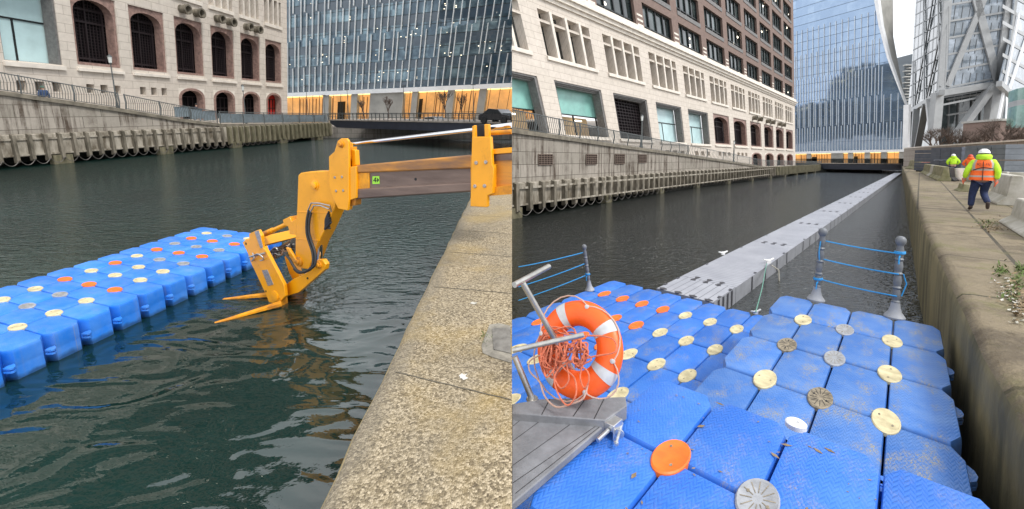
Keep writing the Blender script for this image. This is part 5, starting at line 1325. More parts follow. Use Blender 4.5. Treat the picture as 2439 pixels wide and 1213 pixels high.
# inner section: chamfered box with a sunk web
top = [(845, 394), (1128, 368)]; bot = [(845, 475), (1128, 457)]
hB = .26
ib = mp_([(845, 403), (1128, 379), (1128, 447), (845, 466)], -.30, .0, 'inner_section', M['boom'], bevel=0)
mp_([(846, 394), (1128, 368.5), (1128, 402), (846, 413)], -.30, .025, 'top_flange', M['boomo'], ib, bevel=.022)
mp_([(846, 450), (1128, 434), (1128, 457), (846, 475)], -.30, .025, 'bottom_flange', M['boom'], ib, bevel=.022)
mp_([(844, 413), (879, 412), (879, 450), (844, 452)], -.1, .015, 'slider_plate', M['yellowd'], ib)
st = mp_([(887, 420.5), (903, 419.7), (904, 438), (887, 438.7)], .001, .004, 'sticker', M['lime'], ib, bevel=0)
g = MB()
def glyph(pts): g.prism([plM.ab(x, y, n=.006) for x, y in pts], .0045, .006, plM.T)
glyph([(889, 430), (893.5, 423), (895.6, 423), (895.6, 434.5), (893.6, 434.5), (893.6, 425.8), (891.2, 429.6)]); glyph([(889, 429.8), (897, 429.4), (897, 431.4), (889, 431.8)]); glyph([(898, 423.5), (903, 429), (898, 435)])
build('sticker_marking', g, M['black'], bm_root, st, smooth=0)
disc(990, 427, .0, .02, .004, 'bolt_hole', M['black'], ib)
# knuckle plates
kp = mp_([(783, 373), (796.5, 361), (804, 336), (812, 330), (825, 330), (830, 337), (831, 478), (828, 502), (805, 497.5), (791, 468), (784, 442)], .03, .07, 'knuckle_plate', M['yellow'])
mp_([(792, 376), (803, 366), (812, 341), (822, 336), (838, 341), (840, 478), (835, 500), (812, 497), (798, 468), (791, 442)], -.17, -.14, 'knuckle_plate', M['yellow'])
mp_([(829, 398), (848, 396), (849, 472), (831, 478)], -.16, .05, 'boom_collar', M['yellow'])
mp_([(836, 356), (846, 358), (848, 394), (838, 398)], -.10, -.02, 'lug', M['yellow'], kp)
mp_([(833, 474), (847, 473), (846, 490), (834, 491)], -.12, .0, 'stop_block', M['boomo'], kp)
mp_([(786, 372), (830, 350), (830, 380), (786, 400)], -.135, .03, 'knuckle_web', M['yellowd'], kp)
mp_([(787, 440), (830, 400), (830, 476), (806, 480)], -.135, .03, 'knuckle_web', M['yellowd'], kp)
disc(813, 344.5, .07, .05, .02, 'pivot_pin', M['yellowd'], kp, inner=.034)
for x, y in ((798, 423), (815, 421.7), (801, 455), (818, 454)): disc(x, y, .07, .02, .012, 'bolt', M['plate'], kp, seg=8)
# wide collar on the right
cl = mp_([(1124, 326), (1168, 325.5), (1172, 392), (1176, 400), (1173, 462), (1161, 466), (1160, 494), (1120, 492), (1122, 400)], .05, .11, 'section_collar', M['yellow'])
mp_([(1124, 301), (1131, 298), (1132, 327), (1124, 327)], .05, .10, 'rod_guide', M['yellow'], cl); mp_([(1153, 296), (1164, 296), (1165, 326), (1154, 326)], .05, .10, 'rod_guide', M['yellow'], cl)
mp_([(1131, 298), (1153, 296), (1154, 326), (1132, 327)], -.12, -.02, 'guide_gap_shade', M['black'], cl)  # black block painted in as the shade of the gap between the guides
mp_([(1120, 372), (1170, 368), (1172, 466), (1121, 470)], -.30, .05, 'collar_body', M['yellowd'], cl)
mp_([(1165, 390), (1180, 392), (1178, 452), (1166, 466)], -.1, .04, 'collar_flange', M['yellow'], cl)
for x, y in ((1134.6, 388), (1157.6, 386.5), (1131.6, 443.7), (1154.6, 443)): disc(x, y, .11, .024, .014, 'bolt', M['plate'], cl, seg=8)
ob = mp_([(1166, 358.5), (1219, 352.5), (1219, 462.5), (1160, 466)], -.30, .0, 'outer_section', M['boomo'], bevel=0)
mp_([(1166, 356), (1219, 351), (1219, 364), (1166, 368)], -.30, .05, 'top_flange', M['yellow'], ob); mp_([(1160, 448), (1219, 441), (1219, 463), (1160, 467)], -.30, .05, 'bottom_flange', M['yellowd'], ob)
mp_([(1172, 370), (1219, 366), (1219, 381), (1172, 384)], -.30, .02, 'recess_shade_band', M['boom'], ob, bevel=0)  # darker band puts the shade of the recess below the flange into colour
tb([(1166, 317, -.1), (1219, 314, -.1)], .03, 'hydraulic_pipe', M['yellowd'], ob)
# long chromed rod above
tb([(838, 343, -.2), (1134, 309, -.2)], .027, 'chrome_rod', M['chrome'], seg=20)
tb([(1134, 309, -.2), (1219, 298.5, -.2)], .034, 'chrome_rod', M['chrome'], seg=20)
tb([(822, 345, -.2), (839, 343, -.2)], .036, 'rod_end', M['oily'], seg=14)
# gooseneck
gn = mp_([(710, 418), (716, 412), (735, 409), (783, 407.5), (786, 445), (800, 480), (797, 496), (772, 552), (757, 580), (746, 612), (735, 642), (717, 640), (703, 622), (703.5, 575), (707, 505)], -.22, .01, 'gooseneck', M['yellow'], bevel=.012)
for a, b in (((707.5, 504), (792, 508)), ((704.5, 569), (762, 573))): tb([(*a, .011), (*b, .011)], .006, 'weld_seam', M['yellow'], gn, seg=6)
disc(750.5, 442, .01, .085, .012, 'pivot_boss', M['yellow'], gn, inner=.058)
disc(713, 623, .01, .085, .03, 'pivot_boss', M['yellowd'], gn, inner=.04)
# hydraulic cylinder behind the gooseneck
tb([(790, 505, -.10), (764, 562, -.10)], .062, 'cylinder_barrel', M['black'], seg=16)
tb([(762, 566, -.08), (761, 622, -.08)], .045, 'cylinder_rod', M['chrome'], seg=16)
# lower link and tilt linkage
lk = mp_([(664, 690), (700, 664), (722, 655), (744, 640), (748, 628), (756, 619), (768, 619), (776, 630), (774, 642), (740, 672), (712, 697), (690, 703), (672, 712)], -.05, .03, 'lower_link', M['yellow'])
mp_([(668, 692), (716, 652), (722, 690), (690, 706)], -.5, -.42, 'lower_link', M['yellow'])
for x, y in ((761, 631), (771, 629)): disc(x, y, .03 if x < 770 else -.1, .06, .03, 'link_boss', M['yellowd'], lk, inner=.04)
disc(733, 663, .03, .02, .01, 'bolt', M['black'], lk, seg=8)
mp_([(677, 612), (686, 604), (708, 642), (716, 668), (700, 672), (688, 650)], -.2, -.12, 'tilt_link', M['yellow'])
mp_([(680, 590), (688, 592), (706, 622), (698, 628)], .02, .06, 'tilt_link', M['yellow'])
tb([(668, 700, -.2), (700, 684, -.2), (716, 676, -.2)], .085, 'cross_tube', M['yellow'], seg=20)
tb([(664, 695, .0), (664, 695, -.9)], .09, 'pivot_tube', M['yellowd'], seg=18)
tb([(616, 565, -.1), (694, 529, -.1)], .04, 'tilt_cylinder', M['yellow'], seg=14)
tb([(632, 557, -.1), (650, 549, -.1)], .052, 'cylinder_gland', M['yellowd'], seg=14)
mp_([(673, 524), (690, 516), (694, 528), (708, 520), (707, 560), (690, 558), (686, 540), (676, 536)], -.2, .0, 'tilt_bracket', M['yellow'])
# carriage
cp = mp_([(577, 578), (586, 569.5), (594, 571), (592.5, 557), (614, 548), (622, 562), (624, 590), (632, 595), (676, 679), (679, 706), (661, 725), (641, 722), (632, 699), (603, 638), (599, 631), (590, 604)], .10, .16, 'carriage_plate', M['yellow'])
mp_([(586, 574), (600, 566), (610, 556), (622, 562), (634, 596), (676, 679), (679, 706), (661, 722), (645, 715), (636, 692), (606, 630), (594, 600)], -.95, -.89, 'carriage_plate', M['yellowd'])
mp_([(586, 572), (598, 570), (606, 590), (594, 596)], -.9, .1, 'top_bar', M['yellow']); mp_([(606, 552), (616, 549), (626, 590), (620, 592)], .161, .168, 'wear_strip', M['plate'], cp, bevel=0)
mp_([(623.5, 644), (636.5, 642.6), (651, 678), (638, 681.6)], .161, .166, 'data_plate', M['plate'], cp, bevel=0)
disc(586, 580.5, .16, .022, .004, 'eye_hole', M['black'], cp, seg=12); disc(633.5, 694, .16, .018, .004, 'eye_hole', M['black'], cp, seg=12)
disc(655, 705, .16, .09, .012, 'pivot_boss', M['yellow'], cp)
tb([(594, 612, .19), (630, 603, .19)], .018, 'latch_pin', M['steel'], cp); tb([(602, 612, .19), (612, 605, .22), (622, 609, .22), (628, 618, .2), (620, 621, .2)], .012, 'latch_spring', M['steel'], cp, seg=8, cat=True)
tb([(602, 603, .18), (606, 615, .2), (600, 622, .18)], .012, 'latch_spring', M['steel'], cp, seg=8, cat=True)
# dark hose cluster between carriage and gooseneck
cc = tb([(644, 612, -.35), (702, 578, -.35)], .085, 'coupler_cylinder', M['oily'], seg=14)
cs = [(646 + i * .9, 616 - i * .55 + 9 * math.sin(i * 1.2), -.26 + .05 * math.cos(i * 1.2)) for i in range(42)]
tb(cs, .013, 'coil_spring', M['steel'], cc, seg=6)
for k in range(6): tb([(640 + k * 4, 604 - k * 3, -.2), (655 + k * 7, 590 + (k % 3) * 9, -.12), (668 + k * 5, 600 - k * 4, -.16), (690 + k * 3, 582 + (k % 2) * 14, -.18)], .016, 'small_hose', M['oily'] if k % 2 else M['steel'], cc, seg=7, cat=True)
# hoses and steel pipes on the gooseneck
tb([(733, 503, .06), (741, 484, .08), (760, 484, .08), (786, 490, .07), (789, 505, .04)], .012, 'steel_pipe', M['steel'], gn, seg=8)
tb([(739, 506, .06), (748, 490, .08), (764, 490, .08), (784, 498, .07)], .012, 'steel_pipe', M['steel'], gn, seg=8)
tb([(736, 502, .06), (731, 525, .08), (731, 555, .09), (737, 578, .09), (744, 600, .1), (746, 622, .12), (741, 638, .14), (724, 648, .14), (708, 645, .14), (698, 632, .14), (690, 618, .12), (678, 603, .08)], .022, 'hydraulic_hose', M['rubber'], gn, seg=9, cat=True)
tb([(741, 507, .06), (737, 525, .08), (736, 552, .09), (742, 576, .09), (750, 600, .1), (752, 620, .12), (748, 634, .14), (732, 646, .14), (712, 650, .14), (700, 640, .14)], .02, 'hydraulic_hose', M['rubber'], gn, seg=9, cat=True)
for i in range(5): tb([(784 + i, 505 + i * 6, .02), (776, 528 + i * 4, .0), (786 - i * 3, 545, -.02)], .022, 'small_hose', M['rubber'], gn, seg=7, cat=True)
# forks
def fork(heel, tip, w0, label, th=.03):
    d = (tip - heel).normalized(); s = d.cross(Vector((0, 0, 1))).normalized()
    g = MB(); A_ = [heel + s * w0 / 2 + Vector((0, 0, th)), heel - s * w0 / 2 + Vector((0, 0, th)), tip - s * w0 * .25, tip + s * w0 * .25]
    B_ = [p - Vector((0, 0, th * (2 if i < 2 else .4))) for i, p in enumerate(A_)]
    g.add(A_ + B_, [(0, 1, 2, 3), (7, 6, 5, 4), (0, 4, 5, 1), (1, 5, 6, 2), (2, 6, 7, 3), (3, 7, 4, 0)])
    return build('fork_tine', g, M['yellowd'], bm_root, smooth=0, bevel=.004)
fork(FL.P(670, 723, .06), FL.P(488, 776, -.012), .11, '')
fork(FL.P(655, 700, .06), FL.P(515, 714, -.012), .11, '')
mp_([(641, 715), (668, 708), (670, 730), (650, 736)], .03, .16, 'fork_heel', M['yellowd'])
# ================================================================ CARS, MASTS, WALKERS, TREES (telehandler side)
def car(fr, P, du, L, H, label, paint, flip=False):
    du = du.normalized(); dv = Vector((-du.y, du.x, 0)); dv = -dv if dv.y < 0 else dv
    r = thing('parked_car', label, 'car', P, fr)
    T = lambda a, b, c: P + du * (a if not flip else -a) + dv * b + Vector((0, 0, c))
    pr = [(-.5, .22), (-.5, .5), (-.44, .58), (-.25, .64), (-.12, .95), (.18, 1.0), (.36, .68), (.47, .62), (.5, .5), (.5, .22)]
    g = MB(); g.prism([(a * L, c * H) for a, c in pr], 0, 1.75, lambda a, c, b: T(a, b, c)); build('body', g, paint, r, bevel=.05)
    g = MB()
    for q_ in ([(-.22, .66), (-.11, .91), (.0, .94), (.0, .66)], [(.015, .66), (.015, .945), (.16, .95), (.30, .70), (.28, .66)]):
        g.prism([(a * L, c * H) for a, c in q_], -.012, .0, lambda a, c, b: T(a, b, c))
    build('window', g, M['carg'], r, smooth=0)
    for a in (-.31, .31):
        for b in (.02, 1.7):
            g = MB(); c0 = T(a * L, b - .03, .31); g.lathe([(.31, -.1), (.33, -.06), (.33, .06), (.31, .1), (.2, .1), (.18, .07)], c0, ax=-dv, seg=18); build('wheel', g, M['rubber'], r)
    g = MB(); g.bx(.47 * L, .503 * L, .1, .5, .5 * H, .58 * H, T); build('headlight', g, M['white'], r, smooth=0)
    return r
dB = (P1 - P0); dB.z = 0; dB.normalize()
def onb(x): # point of the bridge deck seen at image column x
    r = FL.ray(x, 280); n = Vector((-dB.y, dB.x, 0)); o = Vector((0, 0, HC)); t = (Vector((P0.x, P0.y, 0)) - o).dot(n) / r.dot(n); q_ = o + r * t; return Vector((q_.x, q_.y, 2.5))
back_ = Vector((-dB.y, dB.x, 0)); back_ = back_ if back_.y > 0 else -back_
cc_ = FL.PD(1176, 284, 36.5); cc_.z = 2.35
car(FL, cc_, dB, 3.4, 1.28, 'dark car on the bridge above the yellow boom, near the orange lobby', M['car'], True)
cc_ = FL.PD(1020, 284, 53); cc_.z = 1.45
car(FL, cc_, dB, 4.2, 1.35, 'pale silver car on the bridge before the orange lobby', M['silver'])
def mast(fr, base, h, label, lantern=False, r=.05, group=None):
    t = thing('street_lamp' if lantern else 'lamp_mast', label, 'street lamp' if lantern else 'mast', base, fr, group)
    g = MB(); g.tube([base, base + Vector((0, 0, h * .5)), base + Vector((0, 0, h))], [r, r * .8, r * .55], 8); g.lathe([(r * 1.8, 0), (r * 1.6, .3), (r, .45)], base, seg=8); build('pole', g, M['rail'], t)
    if lantern:
        b = base + Vector((0, 0, h)); g = MB(); g.lathe([(.09, .0), (.13, .42)], b, seg=8); o = build('lantern_glass', g, mat('milky_lantern', (.6, .62, .6), .3), t)
        g = MB(); g.lathe([(.16, .42), (.14, .48), (.03, .56), (.02, .64)], b, seg=8); build('lantern_cap', g, M['rail'], t, o)
        g = MB(); g.lathe([(.05, -.12), (.1, 0)], b, seg=8); build('lantern_base', g, M['rail'], t, o)
    else:
        g = MB(); g.bx(-.25, .25, -.05, .05, 0, .08, lambda a, c, z: base + Vector((a, c, h + z))); build('lamp_head', g, M['rail'], t, smooth=0)
    return t
i = 0
for x, yt, lab in ((735, 205, 'thin dark mast at the left end of the bridge before the orange lobby'), (775, 228, 'short dark mast beside the left end of the navy bridge'), (831, 215, 'dark mast before the pale pillar and slatted orange wall'), (964, 206, 'tall dark mast before the grey stone wall of the lobby'), (1128, 203, 'dark mast above the yellow boom collar')):
    b = FL.PD(x, 284, onb(x).y + 3); b.z = 2.5; zt_ = FL.PD(x, yt, b.y).z; mast(FL, b, zt_ - 2.5, lab, r=.045, group='dark masts on the bridge')
def walk_pt(pa, zt, x, y, n): 
    a, z = pa.hit(x, y); p = pa.at(a, zt(a), n); return p
b = walk_pt(paL, ztL, 297, 262, -.7); p_ = FL.PD(286, 150, b.y); mast(FL, b, p_.z - b.z, 'tall street lamp with white lantern on the ramp left of the small arches', True, .055)
b = walk_pt(paL, ztL, 605, 296, -.9); p_ = FL.PD(602, 216, b.y); mast(FL, b, p_.z - b.z, 'street lamp with lantern before the small arches near the red doorway', True, .055)
b = walk_pt(paR, ztR, 1550, 355, -.9); p_ = FR.PD(1541, 288, b.y); mast(FR, b, p_.z - b.z, 'street lamp in front of the black meshed shop opening', True, .1)
b = walk_pt(paR, ztR, 1768, 388, -1.2); p_ = FR.PD(1766, 344, b.y); mast(FR, b, p_.z - b.z, 'street lamp before the arched dark grilles at the low end of the ramp', True, .12)
# bare trees
def tree(fr, base, h, label, seed, name='bare_tree', spread=.5, thick=.10, levels=4, trunk=.3, kids=3, cat='tree', group=None, m=None):
    r = random.Random(seed); t = thing(name, label, cat, base, fr, group)
    tk, cw = MB(), MB()
    def grow(p, d, L, rad, lv):
        q_ = p + d * L * .5 + Vector((r.uniform(-.05, .05) * L, r.uniform(-.05, .05) * L, 0)); e = q_ + (d + Vector((r.uniform(-.15, .15), r.uniform(-.15, .15), .05))).normalized() * L * .5
        (tk if lv == levels else cw).tube([p, q_, e], [rad, rad * .85, rad * .65], 6 if lv > 1 else 3, caps=False)
        if lv == 0: return
        for k in range(kids + (1 if lv < 3 else 0)):
            a = r.uniform(0, 6.28); s_ = spread * r.uniform(.6, 1.4)
            nd = (d + Vector((math.cos(a) * s_, math.sin(a) * s_, r.uniform(-.05, .35)))).normalized()
            grow(p + (e - p) * r.uniform(.55, 1), nd, L * r.uniform(.55, .8), rad * .55, lv - 1)
    grow(base, Vector((0, 0, 1)), h * trunk, thick, levels)
    build('trunk', tk, m or M['bark'], t); build('crown', cw, m or M['bark'], t, smooth=0)
    return t
for i, (x, yt, lab) in enumerate(((926, 222, 'bare tree before the grey stone part of the lobby'), (1062, 214, 'bare tree before the orange slats left of the boom collar'), (1100, 205, 'tall bare tree on the bridge side beside the boom collar'), (868, 232, 'small bare tree before the slatted orange wall'))):
    b = FL.PD(x, 284, 56); b.z = 2.5; zt_ = FL.PD(x, yt, b.y).z; tree(FL, b, (zt_ - 2.5) * 1.25, lab, 40 + i, thick=.085, group='bare trees before the lobby', levels=4, spread=.42, kids=4)
# ================================================================ PEOPLE
def skin(name, nodes, edges, m, root, parent=None, sub=2):
    keys = list(nodes); off = root['_o'] if root else (0, 0, 0)
    me = bpy.data.meshes.new(name); me.from_pydata([tuple(Vector(nodes[k][0])) for k in keys], [(keys.index(a), keys.index(b)) for a, b in edges], [])
    me.materials.append(m); o = bpy.data.objects.new(name, me); COL.objects.link(o); o.parent = parent or root
    s = o.modifiers.new('skin', 'SKIN'); s.use_smooth_shade = True
    if not me.skin_vertices: me.skin_vertices.new()
    for i, k in enumerate(keys):
        r_ = nodes[k][1]; me.skin_vertices[0].data[i].radius = r_ if isinstance(r_, tuple) else (r_, r_)
        me.skin_vertices[0].data[i].use_root = (i == 0)
    ss = o.modifiers.new('sub', 'SUBSURF'); ss.levels = sub; ss.render_levels = sub
    return o
def person(fr, P, yaw, H, label, pose, kit, armor=1.0):
    """local axes: x to the person's right, y the way they face, z up; all joints in metres for a 1.8 m figure"""
    k = H / 1.8; root = thing('person', label, 'person', P, fr)
    root.matrix_world = root.matrix_world @ Matrix.Rotation(yaw, 4, 'Z') @ Matrix.Scale(k, 4)
    root['_o'] = (0, 0, 0)
    J = dict(pel=(0, 0, .95), bel=(0, .0, 1.1), che=(0, .01, 1.32), nec=(0, .02, 1.49), hea=(0, .04, 1.60), top=(0, .05, 1.70),
             shl=(-.18, 0, 1.43), ell=(-.25, -.04, 1.16), wrl=(-.27, .03, .92), shr=(.18, 0, 1.43), elr=(.25, -.04, 1.16), wrr=(.27, .03, .92),
             hil=(-.09, 0, .92), knl=(-.10, .03, .50), anl=(-.10, -.02, .09), tol=(-.11, .15, .04), hir=(.09, 0, .92), knr=(.10, .03, .50), anr=(.10, -.02, .09), tor=(.11, .15, .04))
    J.update(pose); V = {a: Vector(b) for a, b in J.items()}
    n = dict(pel=(V['pel'], (.14, .1)), bel=(V['bel'], (.13, .09)), che=(V['che'], (.15, .1)), nec=(V['nec'], .052), hea=(V['hea'], (.075, .09)), top=(V['top'], (.07, .085)))
    for s in 'lr':
        n.update({'sh' + s: (V['sh' + s], .055), 'el' + s: (V['el' + s], .04), 'wr' + s: (V['wr' + s], .028), 'hi' + s: (V['hi' + s], .085), 'kn' + s: (V['kn' + s], .055), 'an' + s: (V['an' + s], .04), 'to' + s: (V['to' + s], .03)})
    E_ = [('pel', 'bel'), ('bel', 'che'), ('che', 'nec'), ('nec', 'hea'), ('hea', 'top')]
    for s in 'lr': E_ += [('che', 'sh' + s), ('sh' + s, 'el' + s), ('el' + s, 'wr' + s), ('pel', 'hi' + s), ('hi' + s, 'kn' + s), ('kn' + s, 'an' + s), ('an' + s, 'to' + s)]
    for s in 'lr':   # palm and five unequal, bent fingers
        w_, e = V['wr' + s], V['el' + s]; d = (w_ - e).normalized(); sx = 1 if s == 'r' else -1
        f = Vector((0, 1, 0)); f = (f - d * f.dot(d)).normalized()
        pa_ = w_ + d * .085; n['pm' + s] = (pa_, (.034, .018)); E_.append(('wr' + s, 'pm' + s))
        for q_, (o_f, ln) in enumerate(((-.03, .06), (-.01, .075), (.01, .08), (.03, .07))):
            b0 = pa_ + f * o_f + d * .02; b1 = b0 + d * ln * .55; b2 = b1 + (d * .6 - Vector((sx * .5, 0, 0))).normalized() * ln * .5
            for nm, v in (('a', b0), ('b', b1), ('c', b2)): n[f'f{s}{q_}{nm}'] = (v, .009)
            E_ += [('pm' + s, f'f{s}{q_}a'), (f'f{s}{q_}a', f'f{s}{q_}b'), (f'f{s}{q_}b', f'f{s}{q_}c')]
        t0 = w_ + d * .04 + f * .035; t1 = t0 + d * .035 + f * .02
        n['t0' + s] = (t0, .011); n['t1' + s] = (t1, .010); E_ += [('wr' + s, 't0' + s), ('t0' + s, 't1' + s)]
    body = skin('body', n, E_, kit.get('body', M['skin']), root)
    a = armor
    jn = dict(bel=(V['pel'] + Vector((0, 0, .02)), (.17 * a, .125 * a)), mid=(V['bel'] + Vector((0, 0, .04)), (.165 * a, .12 * a)), che=(V['che'], (.19 * a, .135 * a)), nec=(V['nec'] - Vector((0, 0, .015)), (.085, .085)))
    je = [('bel', 'mid'), ('mid', 'che'), ('che', 'nec')]
    for s in 'lr':
        jn.update({'sh' + s: (V['sh' + s], .085 * a), 'el' + s: (V['el' + s], .066 * a), 'wr' + s: (V['wr' + s] - (V['wr' + s] - V['el' + s]).normalized() * .02, .05 * a)}); je += [('che', 'sh' + s), ('sh' + s, 'el' + s), ('el' + s, 'wr' + s)]
    skin('jacket', jn, je, kit['jacket'], root)
    tn = dict(pel=(V['pel'] + Vector((0, 0, .03)), (.16 * a, .12 * a))); te = []
    for s in 'lr':
        tn.update({'hi' + s: (V['hi' + s] - Vector((0, 0, .06)), .105 * a), 'kn' + s: (V['kn' + s], .078 * a), 'an' + s: (V['an' + s] + Vector((0, 0, .02)), .062 * a)}); te += [('pel', 'hi' + s), ('hi' + s, 'kn' + s), ('kn' + s, 'an' + s)]
    skin('trousers', tn, te, kit['trousers'], root)
    for s in 'lr':
        an, to = V['an' + s], V['to' + s]; skin('boot', dict(a=(an + Vector((0, 0, .06)), .05), b=(an + (an - to).normalized() * .02 * Vector((1, 1, 0)).length - Vector((0, 0, .02)), .048), c=(to, .04)), [('a', 'b'), ('b', 'c')], kit['boots'], root)
        if kit.get('gloves'):
            w_ = V['wr' + s]; d = (w_ - V['el' + s]).normalized()
            gn_ = dict(a=(w_, .042), b=(w_ + d * .085, (.048, .03))); ge_ = [('a', 'b')]
            for q_, (o_f, ln) in enumerate(((-.034, .065), (-.011, .08), (.012, .085), (.034, .07))):
                f = Vector((0, 1, 0)); f = (f - d * f.dot(d)).normalized(); b0 = w_ + d * .11 + f * o_f; gn_[f'k{q_}'] = (b0, .014); gn_[f'm{q_}'] = (b0 + d * ln * .9 - Vector((.02 if s == 'r' else -.02, 0, 0)), .013); ge_ += [('b', f'k{q_}'), (f'k{q_}', f'm{q_}')]
            gn_['t'] = (w_ + d * .06 + f * .055, .016); ge_.append(('a', 't')); skin('glove', gn_, ge_, kit['gloves'], root)
    hc = V['hea'] + Vector((0, 0, .06)); tilt = (V['top'] - V['hea']).normalized()
    if kit.get('helmet'):
        g = MB(); pr = [(.128, 0), (.132, .01)] + [(.126 * math.cos(t), .02 + .13 * math.sin(t)) for t in (0, .3, .6, .9, 1.2, 1.45)]
        g.lathe(pr, hc - tilt * .01, ax=tilt, seg=20, sx=1.0); g.bx(-.08, .08, .1, .19, -.005, .012, lambda a_, b_, c_: hc + Vector((a_, b_, c_))); hm = build('helmet', g, kit['helmet'], root, bevel=.004)
        g = MB()
        for dx in (-.05, 0, .05): g.tube([hc + Vector((dx, -.11, .06)), hc + Vector((dx * .9, -.05, .135)), hc + Vector((dx * .9, .06, .135))], .006, 6)
        build('helmet_ridge', g, kit['helmet'], root, hm)
        g = MB(); g.tube([hc + Vector((.129 * math.cos(t), .129 * math.sin(t), -.004)) for t in [i * .42 for i in range(15)]], .008, 5, closed=True); build('head_band', g, M['black'], root, hm)
    else:
        g = MB(); g.lathe([(.09, -.03), (.102, .02), (.098, .07), (.07, .115), (.02, .13)], hc, ax=tilt, seg=14); build('hair', g, kit.get('hair', M['black']), root)
    if kit.get('face', True):
        fc = V['hea'] + Vector((0, .085, .03)); g = MB(); g.lathe([(.012, -.02), (.016, 0), (.006, .03)], fc + Vector((0, .0, -.02)), ax=(0, 1, -.3), seg=8); build('nose', g, M['skin'], root, body)
        for sx in (-.03, .03):
            g = MB(); g.lathe([(.011, -.01), (.011, .002), (.004, .005)], fc + Vector((sx, -.005, .015)), ax=(0, 1, 0), seg=8); build('eye', g, M['white'], root, body)
            g = MB(); g.lathe([(.02, -.008), (.026, 0), (.018, .008)], V['hea'] + Vector((sx * 2.9, .0, .02)), ax=(1, 0, 0), seg=8); build('ear', g, M['skin'], root, body)
        g = MB(); g.bx(-.025, .025, -.004, .004, -.006, .006, lambda a_, b_, c_: fc + Vector((a_, b_ - .004, c_ - .05))); build('mouth', g, mat('lips', (.35, .12, .1), .5), root, body, smooth=0)
    if kit.get('hood'):
        g = MB(); c = V['nec'] + Vector((0, -.03, .02)); g.lathe([(.10, -.06), (.15, -.02), (.165, .05), (.155, .1), (.13, .125), (.10, .11)], c, seg=20); build('hood', g, kit['hood'], root)
    if kit.get('vest'):
        zs = [.90, .94, .99, 1.0, 1.04, 1.05, 1.12, 1.17, 1.18, 1.225, 1.235, 1.30, 1.38, 1.45, 1.49]; g = MB(); seg = 28; vs = []
        ch = V['che']; pe = V['pel']
        for z in zs:
            u = (z - .95) / .37; cx = pe.x + (ch.x - pe.x) * min(max(u, 0), 1.3); cy = pe.y + (ch.y - pe.y) * min(max(u, 0), 1.3)
            rx_ = .215 * a + .012 * math.sin(z * 9) - (.0 if z < 1.36 else (z - 1.36) * .55); ry_ = .165 * a - (.0 if z < 1.4 else (z - 1.4) * .5)
            for i in range(seg):
                t = 2 * math.pi * i / seg; cs_, sn = math.cos(t), math.sin(t); e = .8
                vs.append((cx + rx_ * math.copysign(abs(cs_) ** e, cs_), cy + ry_ * math.copysign(abs(sn) ** e, sn) + .004 * math.sin(i * 2.3 + z * 20), z))
        fs = []; ms = []
        band = {2: 1, 3: 1, 4: 0, 8: 1, 9: 1}
        for r_i in range(len(zs) - 1):
            for i in range(seg):
                fs.append((r_i * seg + i, r_i * seg + (i + 1) % seg, (r_i + 1) * seg + (i + 1) % seg, (r_i + 1) * seg + i)); 
                ang = 2 * math.pi * (i + .5) / seg; back = math.sin(ang) < 0 and abs(math.cos(ang)) 
                mi = 0
                if r_i in (2, 3): mi = 1
                elif r_i in (8, 9): mi = 1
                elif r_i >= 10 and math.sin(ang) < 0 and .62 < abs(math.cos(ang)) < .86: mi = 1
                ms.append(mi)
        g.add(vs, fs); g.m = ms; ve = build('vest', g, [kit['vest'], M['refl']], root, smooth=60)
        if kit.get('harness'):
            yb = -.168 * a; g = MB()
            g.tube([(0, yb - .012 + V['pel'].y, .90), (0, yb - .014, 1.1), (0, yb - .012, 1.25), (0, yb + .01, 1.44)], .009, 6); g.tube([(-.19, yb + .07, 1.19), (-.1, yb - .0, 1.235), (0, yb - .012, 1.27), (.1, yb - .0, 1.255), (.19, yb + .07, 1.235)], .012, 6)
            build('harness_strap', g, M['black'], root, ve)
            for txt, xx in (('IC', -.085), ('1SJ', .085)):
                cu = bpy.data.curves.new('vest_lettering', 'FONT'); cu.body = txt; cu.size = .085; cu.align_x = 'CENTER'; cu.extrude = .002
                to = bpy.data.objects.new('tmp', cu); COL.objects.link(to); bpy.context.view_layer.update()
                tm = bpy.data.meshes.new_from_object(to.evaluated_get(bpy.context.evaluated_depsgraph_get())); bpy.data.objects.remove(to); tm.materials.clear(); tm.materials.append(M['navy'])
                o = bpy.data.objects.new('vest_lettering', tm); COL.objects.link(o); o.parent = ve; o.location = (xx, yb - .012, 1.335); o.rotation_euler = (R_(90), 0, 0)
    return root
yawD = math.atan2(-DU.x, DU.y)
# the man walking off along the quay
c = FR.P(2333, 503, 1.8)
person(FR, c, yawD, 1.80, 'worker walking away in orange vest over lime sleeves, navy trousers, white helmet', dict(
    pel=(.0, 0, .93), bel=(0, .01, 1.1), che=(.01, .02, 1.32), nec=(.02, .04, 1.50), hea=(.02, .07, 1.61), top=(.02, .09, 1.71), shl=(-.19, .02, 1.41), ell=(-.30, -.03, 1.16), wrl=(-.34, .06, .93), shr=(.22, .02, 1.42), elr=(.30, -.08, 1.17), wrr=(.28, -.05, .90),
    hil=(-.10, 0, .90), knl=(-.16, .05, .50), anl=(-.18, .02, .10), tol=(-.20, .18, .04), hir=(.09, 0, .90), knr=(.06, .10, .52), anr=(.13, -.26, .24), tor=(.13, -.22, .08)),
    dict(jacket=M['hiy'], trousers=M['navy'], boots=M['boots'], gloves=M['glove'], helmet=M['white'], hood=M['hiy'], vest=M['hio'], harness=True), armor=1.12)
c = FR.P(2268, 424, 1.8); 
